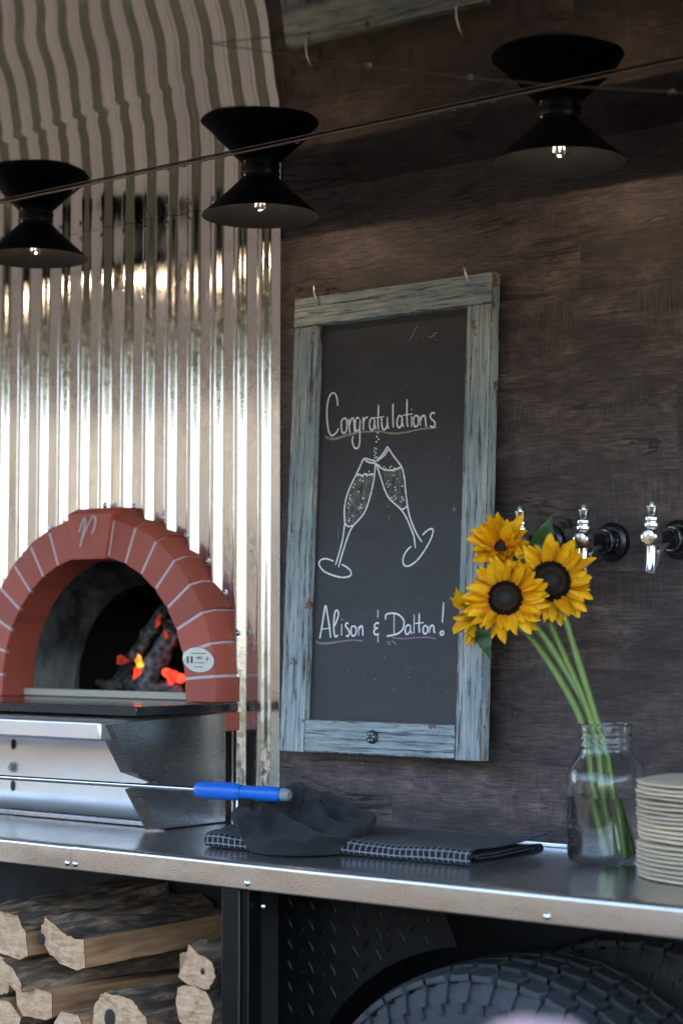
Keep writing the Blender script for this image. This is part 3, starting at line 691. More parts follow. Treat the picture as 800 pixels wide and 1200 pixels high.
# slab and stand
m = M(); m.box((-3.08,-.277,1.2730),(-2.2835,-.0172,1.2888)); m.build('stone_slab', MT['granite'], ov, bevel=.0016)
m = M(); m.box((-3.08,-.355,1.2335),(-2.2915,-.06,1.2665)); m.build('stand_lip', MT['steel_panel'], ov, bevel=.005, seg=3)
pf = [(-.354,1.2615),(-.299,1.180),(-.231,1.1585),(-.288,1.150),(-.238,1.0785)]
m = M()
inn_ = [(y+.020, z-.001*(i % 2)) for i, (y, z) in enumerate(pf)]
vs = [(-2.2985, y, z) for y, z in pf] + [(-2.2875, y, z) for y, z in inn_] + [(-2.2875,-.048,1.0785),(-2.2875,-.048,1.2705)]
m.add(vs, [(0,1,6,5),(1,2,7,6),(2,3,8,7),(3,4,9,8),(5,6,11),(6,7,11),(7,10,11),(7,8,10),(8,9,10)])
m.build('side_plate', MT['steel_oven'], ov, solid=.0016)
m = M(); m.grid(lambda u, v: (-3.08+.786*u, -.188-.0015*nz(u*4,v*2), 1.088+.146*v), 20, 4); m.build('stand_panel', MT['steel_panel'], ov, smooth=60, solid=.002)
m = M(); m.box((-3.08,-.196,KZ+.0005),(-2.294,-.10,1.0865)); m.build('stand_foot', MT['steel_oven'], ov, bevel=.002)
for zz in (1.207,1.130):
    m = M(); m.lathe([(.0045,0),(.0045,.002)], 12, Matrix.Translation((-2.690,-.1896,zz)) @ Matrix.Diagonal((1,1,2.2,1)) @ Matrix.Rotation(R(90),4,'X')); m.build('slot', MT['soot_and_hole_dark'], ov)  # nothing is cut: the dark of the opening is put on as black
m = M(); m.lathe([(.011,0),(.011,.002),(.007,.002),(.007,.007),(.0055,.009),(1e-6,.009)], 6, Matrix.Translation((-2.690,-.1892,1.164)) @ Matrix.Rotation(R(90),4,'X')); m.build('bolt', MT['zinc'], ov)
m = M(); m.box((-2.2805,-.016,1.095),(-2.262,-.006,1.120)); m.build('vent_slot', MT['soot_and_hole_dark'], ov)  # solid black box stands in for the shade inside a small hole

# fire inside the oven
def burning(pts, r, label):
    t = thing('burning_log', label, 'burning log', pts[0], group='charred logs in the oven')
    m = M(); n = 9; a, b = Vector(pts[0]), Vector(pts[1])
    path = [a.lerp(b, k/n) + Vector((.008*nz(k*.7,1), .006*nz(k*.9,2), .007*nz(k*.8,3))) for k in range(n+1)]
    m.tube(path, [r*(.8+.3*nz(k*.9, r*50)+.1) for k in range(n+1)], 9); m.build('charred_wood', MT['char'], t, smooth=50)
    return t
burning([(-2.925,.31,1.305),(-2.745,.27,1.462)], .016, 'thin charred log leaning up in the oven behind the flame')
burning([(-2.800,.27,1.310),(-2.715,.27,1.425)], .027, 'thick grey ash covered log lying at the mouth of the fire')
burning([(-2.93,.30,1.302),(-2.80,.26,1.312)], .016, 'short charred log lying flat at the far side of the fire')
def blob(name, c, sx, sy, sz, mt, label, cat, tip=True):
    m = M(); pr = [(1e-6,-1),(.75,-.7),(1,-.2),(.8,.35),(.4,.85),(.12,1.35),(1e-6,1.6)] if tip else [(1e-6,-1),(.7,-.7),(1,0),(.7,.7),(1e-6,1)]
    m.lathe(pr, 8, Matrix.Translation(c) @ Matrix.Rotation(R(random.uniform(-15,15)),4,'Y') @ Matrix.Diagonal((sx,sy,sz,1)))
    m.v = [tuple(Vector(v) + Vector((sx*.9*nz(v[2]*120, sx*900), 0, sz*.35*nz(v[0]*140,v[2]*90,5)))) for v in m.v]
    return tag(m.build(name, mt, None, smooth=60), label, cat)
blob('flame', (-2.797,.25,1.352), .0105,.007,.0125, MT['flame'], 'bright orange flame in the middle of the oven fire', 'flame')
blob('flame', (-2.745,.25,1.436), .006,.005,.013, MT['ember_dim'], 'thin dim orange flame high on the leaning log', 'flame')
blob('flame', (-2.722,.25,1.412), .006,.005,.012, MT['ember_dim'], 'small dull red flame beside the edge of the arch', 'flame')
blob('ember', (-2.849,.25,1.356), .016,.010,.010, MT['ember_dim'], 'dull red ember at the far end of the leaning log', 'ember', False)
blob('ember', (-2.806,.25,1.330), .009,.008,.016, MT['ember'], 'narrow glowing ember under the orange flame', 'ember', False)
t = thing('glowing_coals', 'heap of bright red glowing coals low beside the thick ashy log', 'coals', (-2.696,.22,1.30))
for k in range(9):
    m = M(); m.sphere((-2.694+random.uniform(-.022,.022), .235+random.uniform(-.01,.02), 1.312+random.uniform(0,.030)), random.uniform(.008,.013), 7, sq=(1,1,.8)); m.build('coal', MT['ember'], t, smooth=20)
m = M()
for k in range(190):
    x = -2.80+random.gauss(0,.08); y = .26+abs(random.gauss(0,.07)); r = random.uniform(.004,.013)
    m.sphere((x, y, 1.289+r*.5+random.random()*.012), r, 6, sq=(1,1,.7))
tag(m.build('ash_bed', MT['ash'], None), kind='stuff')

# ================================================================== CHALKBOARD
FW, FH, FT = .4208, .7961, .024
ANG = .0528
fb = thing('chalkboard', 'chalkboard sign in a weathered blue wooden window frame on the wood wall', 'chalkboard', (-2.1411,-.072,1.2109), (-ANG,0,0))
# local: x across, z up, front face at y=0, back at +FT
def rail(x0, z0, x1, z1, axis, grooves, mt, seed):
    """a board with lengthwise grooves; axis 'x' or 'z' is the grain"""
    Wd = (z1-z0) if axis == 'x' else (x1-x0); L = (x1-x0) if axis == 'x' else (z1-z0)
    pr = [(0.0, FT), (0.0, .0028), (.0012, .0006), (.0030, 0.0)]
    for gpos, gw, gd in grooves: pr += [(gpos*Wd-gw, 0), (gpos*Wd, gd), (gpos*Wd+gw, 0)]
    pr += [(Wd-.0030, 0.0), (Wd-.0012,.0006), (Wd,.0028), (Wd,FT)]
    # refine the wide flats
    out = []
    for i, (a, b) in enumerate(pr):
        out.append((a, b))
        if i+1 < len(pr) and pr[i+1][0]-a > .007:
            k = int((pr[i+1][0]-a)/.005)
            for j in range(1, k): out.append((a+(pr[i+1][0]-a)*j/k, b+(pr[i+1][1]-b)*j/k))
    n = max(8, int(L/.008)); m = M()
    for i in range(n+1):
        s = L*i/n
        for (a, d) in out:
            j = .0009*nz(s*30+seed, a*300, 1) + .0005*nz(s*110, a*500, seed); e = .0008*nz(s*45+seed*5, 2.0)
            aa = a + (e if 0 < a < Wd else e*1.0)*(1 if a < Wd*.2 or a > Wd*.8 else 0); dd = d + (j if d < FT*.9 else 0)
            ss = min(max(s + (.0006*nz(a*200, seed) if i in (0, n) else 0), 0), L)
            m.v.append((x0+ss, dd, z0+aa) if axis == 'x' else (x0+aa, dd, z0+ss))
    k = len(out)
    for i in range(n):
        for q in range(k-1):
            edge = out[q][1] > .0003 and (out[q][0] < .0035 or out[q][0] > Wd-.0035) and out[q+1][1] < .02 and out[q][1] < .02
            m.f.append((i*k+q, i*k+q+1, (i+1)*k+q+1, (i+1)*k+q)); m.m.append(1 if edge else 0)
        m.f.append((i*k+k-1, i*k, (i+1)*k, (i+1)*k+k-1)); m.m.append(0)
    m.f.append(tuple(range(k))); m.m.append(1); m.f.append(tuple(n*k+q for q in range(k))); m.m.append(1)
    return m
SL, SRT, TP, BT = .0565, .0500, .0530, .0556
rail(0, 0, SL, FH-TP-.0006, 'z', [(.22,.0016,.0016),(.62,.001,.0009),(.80,.0016,.0014)], 0, 1.0).build('stile', [MT['paint_v'], MT['worn']], fb, smooth=40, world=False)
rail(FW-SRT, 0, FW, FH-TP-.0006, 'z', [(.25,.0012,.0012),(.55,.0018,.0018),(.74,.0016,.0016)], 0, 2.0).build('stile', [MT['paint_v'], MT['worn']], fb, smooth=40, world=False)
rail(0, FH-TP, FW, FH, 'x', [(.30,.0012,.0012),(.52,.0010,.0010),(.66,.0012,.0010)], 0, 3.0).build('top_rail', [MT['paint_h'], MT['worn']], fb, smooth=40, world=False)
rail(SL+.0006, 0, FW-SRT-.0006, BT, 'x', [(.20,.0012,.0016),(.42,.0022,.0024),(.66,.0022,.0024)], 0, 4.0).build('bottom_rail', [MT['paint_h'], MT['worn']], fb, smooth=40, world=False)
m = M(); m.box((SL-.006,.012,BT-.006),(FW-SRT+.006,.018,FH-TP+.006)); board = m.build('slate_board', MT['slate'], fb, world=False)
CH = json.loads('''{"W":0.4207663983943213,"H":0.7961505294189585,"word":[[[95.8,598.9],[95.0,608.4],[90.7,618.9],[83.6,622.8],[76.6,616.6],[72.9,603.3],[72.3,586.4],[74.3,569.4],[77.9,555.6],[83.9,547.8],[90.2,548.7],[96.4,553.7],[99.6,559.2]],[[109.6,575.3],[105.5,570.6],[106.0,558.8],[109.8,550.1],[115.7,551.4],[118.2,561.3],[117.0,571.5],[112.5,576.2],[109.6,575.3]],[[121.1,574.5],[122.8,562.7],[125.1,549.1]],[[123.7,562.6],[126.6,573.1],[130.8,574.9],[133.1,568.7],[134.4,558.6],[136.0,549.1]],[[145.1,572.9],[139.2,574.9],[136.2,566.8],[137.5,555.0],[141.8,551.4],[145.8,556.1],[146.5,571.1],[147.0,547.7],[147.3,531.0],[144.2,522.9],[138.8,521.6],[133.6,526.9],[130.6,537.1],[132.9,542.6]],[[152.6,575.7],[153.9,563.9],[154.8,552.2]],[[154.2,565.6],[157.7,573.0],[163.5,573.9]],[[177.7,570.6],[171.5,572.0],[167.6,564.6],[168.8,554.6],[173.5,551.0],[177.4,557.3],[178.2,569.5],[179.0,558.9],[181.8,551.4]],[[185.5,594.2],[185.8,575.0],[185.5,561.7],[187.6,551.0]],[[175.6,571.7],[198.3,572.8]],[[193.4,571.8],[193.9,559.5],[197.1,551.0],[202.4,551.3],[205.4,558.7],[205.3,571.9],[206.1,560.3],[208.9,550.9]],[[216.7,594.2],[217.1,572.7],[218.7,552.2]],[[235.9,569.8],[230.2,571.8],[226.4,563.9],[227.5,554.9],[232.5,551.3],[236.3,558.3],[236.7,569.7],[238.0,558.1],[240.6,552.1]],[[246.1,599.5],[246.5,577.2],[247.5,560.8],[249.5,551.5]],[[237.0,572.0],[258.4,573.1]],[[256.5,569.9],[257.2,551.0]],[[256.0,581.7],[256.5,579.4]],[[266.5,569.9],[262.2,567.9],[260.8,559.8],[263.9,551.5],[269.5,552.1],[271.7,559.1],[270.2,567.3],[266.5,569.9]],[[274.5,568.7],[275.9,551.6]],[[275.6,560.4],[279.3,567.7],[284.1,568.0],[286.0,559.7],[287.9,548.9]],[[305.0,570.4],[299.0,571.8],[295.6,566.5],[298.6,561.1],[304.3,556.8],[306.0,550.9],[301.8,547.3],[295.8,550.3]]],"under":[[[69.7,546.7],[86.2,542.2],[107.5,544.3],[136.9,549.0],[170.3,548.8],[195.2,547.2],[211.7,542.8],[240.2,542.3],[264.2,544.9],[288.0,546.6],[309.7,546.1]],[[73.3,544.1],[90.6,540.3],[116.0,544.7],[139.1,547.2]],[[207.6,544.4],[228.0,541.8],[256.2,543.2]]],"gl":[[[156.7,503.2],[147.8,486.1],[136.1,466.8],[125.1,445.8],[119.2,426.1],[118.7,409.5],[120.2,393.5]],[[120.2,393.5],[124.6,388.7],[131.0,386.8],[139.3,388.9]],[[182.8,494.2],[181.6,472.8],[178.2,453.2],[171.7,430.5],[163.3,411.1],[151.4,398.3],[138.5,387.2],[129.4,372.7],[118.1,343.2],[109.9,317.0]],[[120.2,393.5],[117.1,366.4],[109.7,340.1],[102.9,321.1]],[[156.7,503.2],[168.0,501.3],[184.8,495.7]],[[158.9,501.1],[168.3,496.0],[182.8,493.2]],[[98.8,327.8],[82.5,332.5],[69.7,330.4],[66.6,322.8],[77.0,311.6],[96.5,304.0],[117.8,299.6],[135.3,301.6],[137.5,309.2],[127.6,317.2],[116.9,321.8]],[[140.8,474.2],[148.2,476.2],[154.6,473.5],[160.7,476.5],[168.3,474.2],[179.4,475.6]]],"gr":[[[184.0,494.1],[196.3,465.5],[205.2,445.4],[216.0,430.2],[236.8,414.7],[249.4,401.2],[260.0,383.1],[268.6,365.1],[272.5,345.7]],[[239.7,412.9],[246.9,413.0],[253.2,417.9]],[[207.2,520.7],[221.3,503.5],[238.2,484.6],[245.0,466.3],[248.6,443.4],[253.6,417.2],[259.5,397.6],[272.3,373.0],[285.6,355.6]],[[207.2,520.7],[200.6,511.3],[190.7,502.0],[184.8,496.7]],[[209.5,515.7],[202.8,507.2],[189.6,498.7]],[[184.9,492.4],[199.7,482.4],[214.1,479.7],[226.2,481.0],[238.3,483.6]],[[286.4,367.1],[296.0,374.5],[305.7,377.3],[307.9,371.8],[302.5,357.6],[289.4,338.8],[276.0,324.7],[262.4,317.0],[252.5,316.6],[247.4,323.8],[249.8,335.0],[257.4,344.5],[264.4,349.1]]],"dots":[[186.1,545.8],[184.3,539.3],[188.2,534.4],[183.4,530.4],[179.7,519.8],[183.5,518.2],[179.5,514.2],[183.0,511.0],[180.2,507.2],[184.5,504.0],[181.2,502.5],[187.0,501.5],[179.7,499.3],[188.9,497.1],[146.2,474.6],[152.5,475.0],[156.8,471.8],[160.8,475.5],[165.0,473.0],[169.7,480.0],[173.2,475.9],[177.4,473.0],[150.7,466.1],[157.1,464.1],[139.7,459.7],[136.6,454.2],[148.6,446.3],[130.8,440.5],[129.8,435.6],[132.4,432.1],[127.2,427.4],[130.3,423.6],[127.5,419.1],[158.3,434.3],[155.4,423.9],[152.6,419.7],[150.7,416.5],[156.4,417.9],[136.5,405.5],[131.2,400.7],[129.7,396.8],[191.2,488.8],[201.6,486.6],[205.8,483.0],[210.0,479.9],[213.9,484.3],[217.1,486.4],[218.2,480.1],[224.1,483.0],[222.3,477.6],[227.5,479.9],[222.6,470.7],[230.1,464.5],[211.9,461.4],[208.4,457.3],[214.2,455.4],[211.1,451.3],[225.4,450.0],[228.0,445.3],[241.5,451.2],[220.0,432.6],[224.7,435.4],[224.2,428.2],[228.5,431.3],[242.2,432.3],[244.4,428.3],[240.4,425.2]],"fill":[[[142.1,473.2],[179.5,472.3],[178.2,453.2],[171.7,430.5],[163.3,411.7],[150.6,398.4],[138.4,389.5],[128.8,389.2],[121.8,394.4],[120.3,409.4],[121.8,426.0],[127.3,445.7],[136.9,465.8]],[[199.8,480.4],[237.5,482.3],[243.8,466.4],[247.4,443.4],[251.9,418.9],[246.9,414.9],[240.0,414.5],[217.6,430.8],[207.3,445.3]]],"names":[[[73.5,194.5],[78.7,222.6],[83.8,251.6],[88.8,235.7],[93.9,215.9],[97.7,196.2]],[[78.4,211.0],[95.3,212.6]],[[102.5,212.6],[108.4,222.5],[113.0,234.0],[111.8,241.5],[107.5,242.9],[104.5,235.7],[103.5,219.2],[105.0,204.4],[108.6,197.8],[113.5,201.1]],[[121.2,219.2],[121.2,199.5]],[[120.8,228.0],[121.3,226.4]],[[135.7,220.8],[130.7,220.8],[129.7,215.9],[134.9,211.0],[138.5,204.4],[135.4,198.9],[130.3,200.2]],[[146.4,215.9],[142.3,214.2],[141.8,206.1],[145.0,199.6],[151.1,201.2],[153.3,208.7],[150.5,215.2],[146.4,215.9]],[[158.0,215.9],[158.6,199.6]],[[158.2,209.3],[162.1,215.8],[165.9,214.2],[167.7,199.6]],[[197.9,243.3],[198.4,230.3]],[[201.3,219.7],[196.3,221.6],[191.6,217.4],[192.6,213.6],[198.3,212.6],[192.7,210.6],[190.8,206.1],[194.7,201.3],[201.9,203.5]],[[199.6,201.3],[200.1,188.4]],[[232.1,238.2],[233.5,201.3]],[[214.8,227.1],[215.3,235.1],[227.3,237.6],[241.5,235.0],[251.8,226.9],[253.3,217.3],[248.5,207.8],[236.7,202.0],[217.5,199.1]],[[266.0,217.3],[260.1,217.3],[256.3,211.0],[257.8,203.6],[262.6,203.0],[266.4,208.7],[266.8,217.3],[267.5,208.7],[270.5,203.0]],[[274.1,234.8],[274.5,203.6]],[[284.3,237.3],[284.7,215.7],[286.2,204.6]],[[276.6,220.2],[293.9,221.7]],[[297.6,217.3],[293.8,214.1],[293.2,206.8],[296.9,203.0],[301.9,206.2],[302.4,213.2],[297.6,217.3]],[[306.2,216.3],[306.6,204.6]],[[306.4,210.9],[310.1,216.9],[314.4,215.7],[315.5,206.8],[318.6,205.6]],[[333.2,255.0],[332.6,237.7],[331.7,221.3]],[[330.9,207.8],[328.0,204.6],[330.4,200.9],[334.6,203.1],[334.1,206.9],[330.9,207.8]]],"pink":[[[63.9,190.1],[76.0,186.9],[97.2,187.9],[122.4,190.3],[147.3,192.4],[168.1,190.5]],[[69.6,187.5],[82.5,185.6],[109.9,187.7]],[[228.9,196.5],[252.9,195.0],[276.7,196.6],[300.2,197.3],[319.8,195.2]]],"smudge":[[[219.2,186.9],[223.1,190.1],[226.5,183.7]],[[228.3,189.5],[231.5,190.8],[239.4,184.4]],[[220.5,183.0],[225.2,186.9]],[[349.2,413.3],[347.0,408.6],[348.7,405.7],[351.4,406.3],[351.6,410.1]],[[217.0,402.4],[215.2,396.0]],[[106.9,386.6],[106.9,366.7]],[[226.2,364.8],[225.8,363.1]],[[203.5,298.8],[204.0,297.2]],[[111.1,509.9],[110.7,507.9]],[[64.4,430.7],[65.4,429.0]],[[240.7,711.0],[244.7,710.8]],[[282.2,712.4],[283.9,710.8]],[[279.5,706.6],[280.8,705.6]],[[274.6,702.2],[277.0,701.2]],[[285.9,702.5],[289.2,700.7],[294.5,702.4],[298.4,703.1],[301.1,702.3]],[[297.0,706.0],[300.9,706.7],[305.5,707.5]],[[261.9,702.3],[262.9,700.3]],[[303.3,695.5],[304.7,694.3]],[[311.9,695.2],[312.4,694.4]],[[263.1,723.6],[255.5,711.2],[247.2,699.9]]]}''')
def ribbons(strokes, w, mt, name, par, y=.0117, seed=0):
    m = M()
    for si, s in enumerate(strokes):
        p = [Vector((a*.001, b*.001)) for a, b in s]
        if len(p) > 2:                                    # smooth the stroke
            q = []
            for i in range(len(p)-1):
                p0, p1, p2, p3 = p[max(i-1,0)], p[i], p[i+1], p[min(i+2,len(p)-1)]
                for k in range(4):
                    t_ = k/4; q.append(.5*((2*p1)+(p2-p0)*t_+(2*p0-5*p1+4*p2-p3)*t_*t_+(3*p1-p0-3*p2+p3)*t_**3))
            p = q + [p[-1]]
        n = len(p); b = len(m.v)
        for i in range(n):
            d = (p[min(i+1,n-1)]-p[max(i-1,0)]).normalized(); nn_ = Vector((-d.y, d.x))
            ww_ = w*.5*(1+.30*nz(i*.6+si*5, seed)); 
            if i in (0, n-1): ww_ *= .6
            for sg in (1,-1): m.v.append((p[i].x+nn_.x*ww_*sg, y-.00002*si, p[i].y+nn_.y*ww_*sg))
        for i in range(n-1): m.f.append((b+2*i, b+2*i+1, b+2*i+3, b+2*i+2)); m.m.append(0)
    return m.build(name, mt, par, world=False)
def fillpoly(pl, mt, y):
    m = M(); m.add([(a*.001, y, b*.001) for a, b in pl], [tuple(range(len(pl)))]); return m.build('champagne_fill', mt, fb, world=False)
for k, pl in enumerate(CH['fill']): fillpoly(pl, MT['chalk_fizz'], .01185)
tag(ribbons(CH['word'], .0030, MT['chalk_white'], 'chalk_lettering', fb), 'white handwritten word Congratulations')
tag(ribbons(CH['names'][:9], .0031, MT['chalk_white'], 'chalk_lettering', fb, seed=3), 'white handwritten name Alison')
tag(ribbons(CH['names'][9:12], .0031, MT['chalk_white'], 'chalk_lettering', fb, seed=4), 'white handwritten ampersand')
tag(ribbons(CH['names'][12:], .0031, MT['chalk_white'], 'chalk_lettering', fb, seed=6), 'white handwritten name Dalton with an exclamation mark')
ribbons(CH['under'], .0027, MT['chalk_tan'], 'chalk_underline', fb, .0118); ribbons(CH['pink'], .0024, MT['chalk_pink'], 'chalk_underline', fb, .0118)
ribbons(CH['gl'], .0029, MT['chalk_white'], 'drawn_champagne_glass', fb, .0116, 1); ribbons(CH['gr'], .0029, MT['chalk_white'], 'drawn_champagne_glass', fb, .0116, 2)
ribbons(CH['smudge'], .0012, MT['chalk_dim'], 'chalk_smudge', fb, .0118, 5)
m = M()
for a, b in CH['dots']:
    r = random.uniform(.0012,.0019); c0 = len(m.v)
    for k in range(9):
        an = 2*math.pi*k/9; m.v.append((a*.001+r*math.cos(an), .01145, b*.001+r*math.sin(an)))
    m.f.append(tuple(range(c0, c0+9))); m.m.append(0)
m.build('chalk_bubbles', MT['chalk_white'], fb, world=False)
m = M()
for k in range(70):
    a, b = random.uniform(.07,.36), random.choice([random.uniform(.08,.30), random.uniform(.35,.72), random.uniform(.10,.20)]); r = random.uniform(.0002,.0006)
    m.box((a-r,.01178,b-r*random.uniform(.5,3)),(a+r,.0120,b+r))
tag(m.build('chalk_dust', MT['chalk_dim'], fb, world=False), kind='stuff')
# screw eyes as bent wire hooks, and the knob
for hx, s_ in ((.0523,1),(.373,1.05)):
    m = M(); m.tube([(hx+.004,.0,FH-.016),(hx+.004,-.006,FH-.012),(hx+.001,-.010,FH+.002),(hx-.003,-.008,FH+.016),(hx-.0025,-.001,FH+.028*s_),(hx+.001,.008,FH+.033*s_),(hx+.002,.016,FH+.031*s_)], [.0022,.0022,.0021,.002,.0019,.0017,.0014], 8)
    m.build('wire_hook', MT['zinc'], fb, smooth=60, world=False)
m = M(); m.lathe([(.010,0),(.0115,.0015),(.011,.004),(.008,.0065),(.0055,.0075),(1e-6,.0085)], 18, Matrix.Translation((.205,-.0003,.0305)) @ Matrix.Rotation(R(90),4,'X')); kn = m.build('rosette_knob', MT['seedish'] if 'seedish' in MT else MT['rim_steel'], fb, smooth=40, world=False)
for k in range(6):
    m = M(); a = k*math.pi/3; m.sphere((.205+.006*math.cos(a),-.0068,.0305+.006*math.sin(a)), .0022, 8); m.build('petal_relief', MT['zinc'], kn, smooth=60, world=False)

# ================================================================== CEILING LAMPS
LAMP_W = .066
def make_lamp(loc, label):
    t = thing('ceiling_lamp', label, 'lamp', loc, group='black cone lamps under the ceiling')
    m = M(); n = 48
    m.lathe([(.0325,-.0002),(.0325,-.0125),(.034,-.0150),(.058,-.0385),(.086,-.0640),(.0975,-.0740),(.1005,-.0775),(.1000,-.0782),(.0965,-.0745),(.085,-.0652),(.057,-.0400),(.033,-.0165),(.030,-.014),(.030,-.0045)], n)
    m.m = [1 if i >= 7*n else 0 for i in range(len(m.m))]
    m.build('lamp_shade', [MT['black_metal'], MT['lamp_inside']], t, smooth=40, world=False)
    m = M(); m.lathe([(.0332,-.0035),(.0338,-.0045),(.0338,-.0065),(.0332,-.0075)], 40); m.build('neck_ring', MT['black_plastic'], t, smooth=40, world=False)
    m = M(); m.lathe([(.017,-.006),(.017,-.040),(.013,-.045)], 20); m.build('bulb_socket', MT['black_plastic'], t, smooth=40, world=False)
    m = M(); m.lathe([(.010,-.030),(.011,-.037),(.0150,-.046),(.0165,-.0545),(.0150,-.0620),(.0105,-.0670),(.005,-.0690),(1e-6,-.0693)], 24); bl = m.build('bulb', MT['glass'], t, smooth=180, world=False)
    m = M(); m.tube([(-.005,0,-.041),(-.007,0,-.058),(-.003,.003,-.046),(.002,-.003,-.060),(.005,.002,-.046),(.007,0,-.058),(.005,0,-.041)], .0007, 6); m.build('filament', MT['filament'], bl, smooth=60, world=False)
    m = M(); m.lathe([(.0095,-.044),(.0105,-.034)], 16); m.build('bulb_cap', MT['brass'], bl, smooth=60, world=False)
    pl = bpy.data.lights.new('lamp_light', 'POINT'); pl.energy = LAMP_W; pl.color = (1.0, .76, .52); pl.shadow_soft_size = .005
    lo_ = bpy.data.objects.new('lamp_light', pl); COL.objects.link(lo_); lo_.parent = t; lo_.location = (0, 0, -.0748)
    va = math.degrees(math.atan2(-2.42, -loc[0]))
    for da in (-52, 68, 188):
        a = R(va+da); m = M(); m.lathe([(.0030,0),(.0030,.0012),(.0018,.002),(1e-6,.0022)], 10, Matrix.Translation((.0325*math.cos(a), .0325*math.sin(a), -.0105)) @ Matrix.Rotation(a,4,'Z') @ Matrix.Rotation(R(90),4,'Y'))
        m.build('brass_screw', MT['brass'], t, smooth=40, world=False)
    return t
make_lamp((-2.679,-.157,CZ-.0005), 'black cone lamp hanging over the pizza oven arch')
make_lamp((-2.102,-.169,CZ-.0005), 'black cone lamp above the hooks of the chalkboard, over the metal edge')
make_lamp((-1.506,-.165,CZ-.0005), 'black cone lamp above the beer taps and sunflowers')

# ================================================================== BEER TAPS
def make_tap(loc, label):
    t = thing('beer_tap', label, 'beer tap', loc, group='chrome beer taps on the wood wall')
    Y = Matrix.Rotation(R(90),4,'X')     # local z -> -y
    m = M(); m.lathe([(.0305,0),(.0305,.006),(.029,.009),(.024,.0115),(.021,.012)], 36, Y); m.build('wall_flange', MT['black_plastic'], t, smooth=35, world=False)
    m = M(); m.lathe([(.021,.010),(.021,.018),(.0195,.020),(.018,.020)], 32, Y); m.lathe([(.0175,.012),(.0175,.038),(.0165,.040),(.013,.040)], 32, Y); m.build('shank_collar', MT['black_plastic'], t, smooth=35, world=False)
    m = M(); m.lathe([(.0182,.024),(.0188,.026),(.0188,.031),(.0182,.033)], 32, Y); m.build('coupling_ring', MT['chrome'], t, smooth=35, world=False)
    m = M(); m.lathe([(.013,.038),(.0115,.048),(.0105,.060),(.0105,.078),(.0115,.084)], 24, Y); m.build('tap_body', MT['black_plastic'], t, smooth=60, world=False)
    m = M(); m.tube([(0,-.040,-.004),(0,-.050,-.007),(0,-.062,-.014),(0,-.071,-.024),(0,-.078,-.036),(0,-.083,-.046)], [.0095,.009,.0082,.0075,.007,.0068], 14); m.build('spout_arm', MT['chrome'], t, smooth=60, world=False)
    m = M(); m.lathe([(.0095,.004),(.0098,-.004),(.0082,-.012),(.0076,-.030),(.0082,-.046),(.0088,-.052),(.0070,-.0525),(.006,-.045)], 20, Matrix.Translation((0,-.085,0)) @ Matrix.Rotation(R(-6),4,'X')); m.build('spout', MT['chrome'], t, smooth=60, world=False)
    m = M(); m.lathe([(.0135,.078),(.0142,.081),(.0142,.092),(.0128,.096),(.0110,.097),(.0100,.095)], 24, Y); bc = m.build('bonnet_ring', MT['chrome'], t, smooth=40, world=False)
    m = M(); m.lathe([(.0102,.094),(.0102,.0965),(.004,.0975),(.0035,.0985),(1e-6,.0985)], 20, Y); m.build('bonnet_screw', MT['pale_brass'], bc, smooth=40, world=False)
    L = Matrix.Translation((0,-.085,0))
    m = M(); m.lathe([(.008,.010),(.0085,.014),(.0118,.015),(.0122,.018),(.0118,.021),(.0085,.022),(.0085,.0235),(.0105,.0245),(.0108,.0275),(.0105,.030),(.0075,.031),(.0065,.033)], 24, L); m.build('lever_collar', MT['chrome'], t, smooth=40, world=False)
    m = M(); m.lathe([(.0058,.0325),(.0058,.034),(.0064,.035),(.0088,.045),(.0088,.0462),(.004,.0465)], 24, L); m.build('lever_ferrule', MT['brass'] if False else MT['chrome'], t, smooth=40, world=False)
    m = M(); m.lathe([(.0038,.046),(.0038,.0535),(.003,.0545),(1e-6,.0545)], 14, L); m.build('lever_stud', MT['zinc'], t, smooth=40, world=False)
    return t
make_tap((-1.632,-.0003,1.559), 'chrome beer tap mostly hidden behind the sunflower heads')
make_tap((-1.516,-.0003,1.557), 'whole chrome beer tap just beside the sunflower petals')
make_tap((-1.398,-.0003,1.5575), 'chrome beer tap farthest from the sunflowers, at the edge of the picture')
# ================================================================== MASON JAR WITH WATER
JX, JY = -1.450, -.1374
jar = thing('mason_jar', 'clear glass mason jar half full of water holding the sunflower stems', 'jar', (JX, JY, KZ))
outer = [(1e-6,.0006),(.040,.0006),(.0485,.0012),(.0545,.005),(.0578,.012),(.0585,.020),(.0585,.118),(.0575,.130),(.0530,.143),(.0450,.154),(.0405,.160),(.0385,.165),(.0382,.170),(.0397,.172),(.0397,.1745),(.0382,.177),(.0382,.181),(.0397,.183),(.0397,.1855),(.0382,.188),(.0382,.196),(.0398,.199),(.0398,.203),(.0385,.2048)]
inner = [(.0360,.2046),(.0352,.200),(.0350,.168),(.0365,.160),(.0415,.151),(.0500,.139),(.0545,.128),(.0555,.118),(.0555,.020),(.0540,.012),(.0500,.0075),(.044,.0062),(1e-6,.0070)]
m = M(); m.lathe(outer+inner, 64); m.build('jar_glass', MT['glass'], jar, smooth=60, world=False)
m = M(); m.lathe([(1e-6,.0066),(.044,.0058),(.0502,.0071),(.0543,.0119),(.0557,.020),(.0557,.0985),(.0550,.0978),(.052,.0974),(1e-6,.0973)], 64); m.build('water', MT['water'], jar, smooth=60, world=False)
m = M()
for k in range(7):
    z = .030+.012*k; a0 = R(-118); w = .010 if k % 2 else .016
    pts_ = [(.0586*math.cos(a0+w*q/.0586), .0586*math.sin(a0+w*q/.0586), z) for q in (-.5,0,.5)]
    m.tube(pts_, .0007, 5)
m.build('embossed_scale', MT['glass'], jar, smooth=60, world=False)

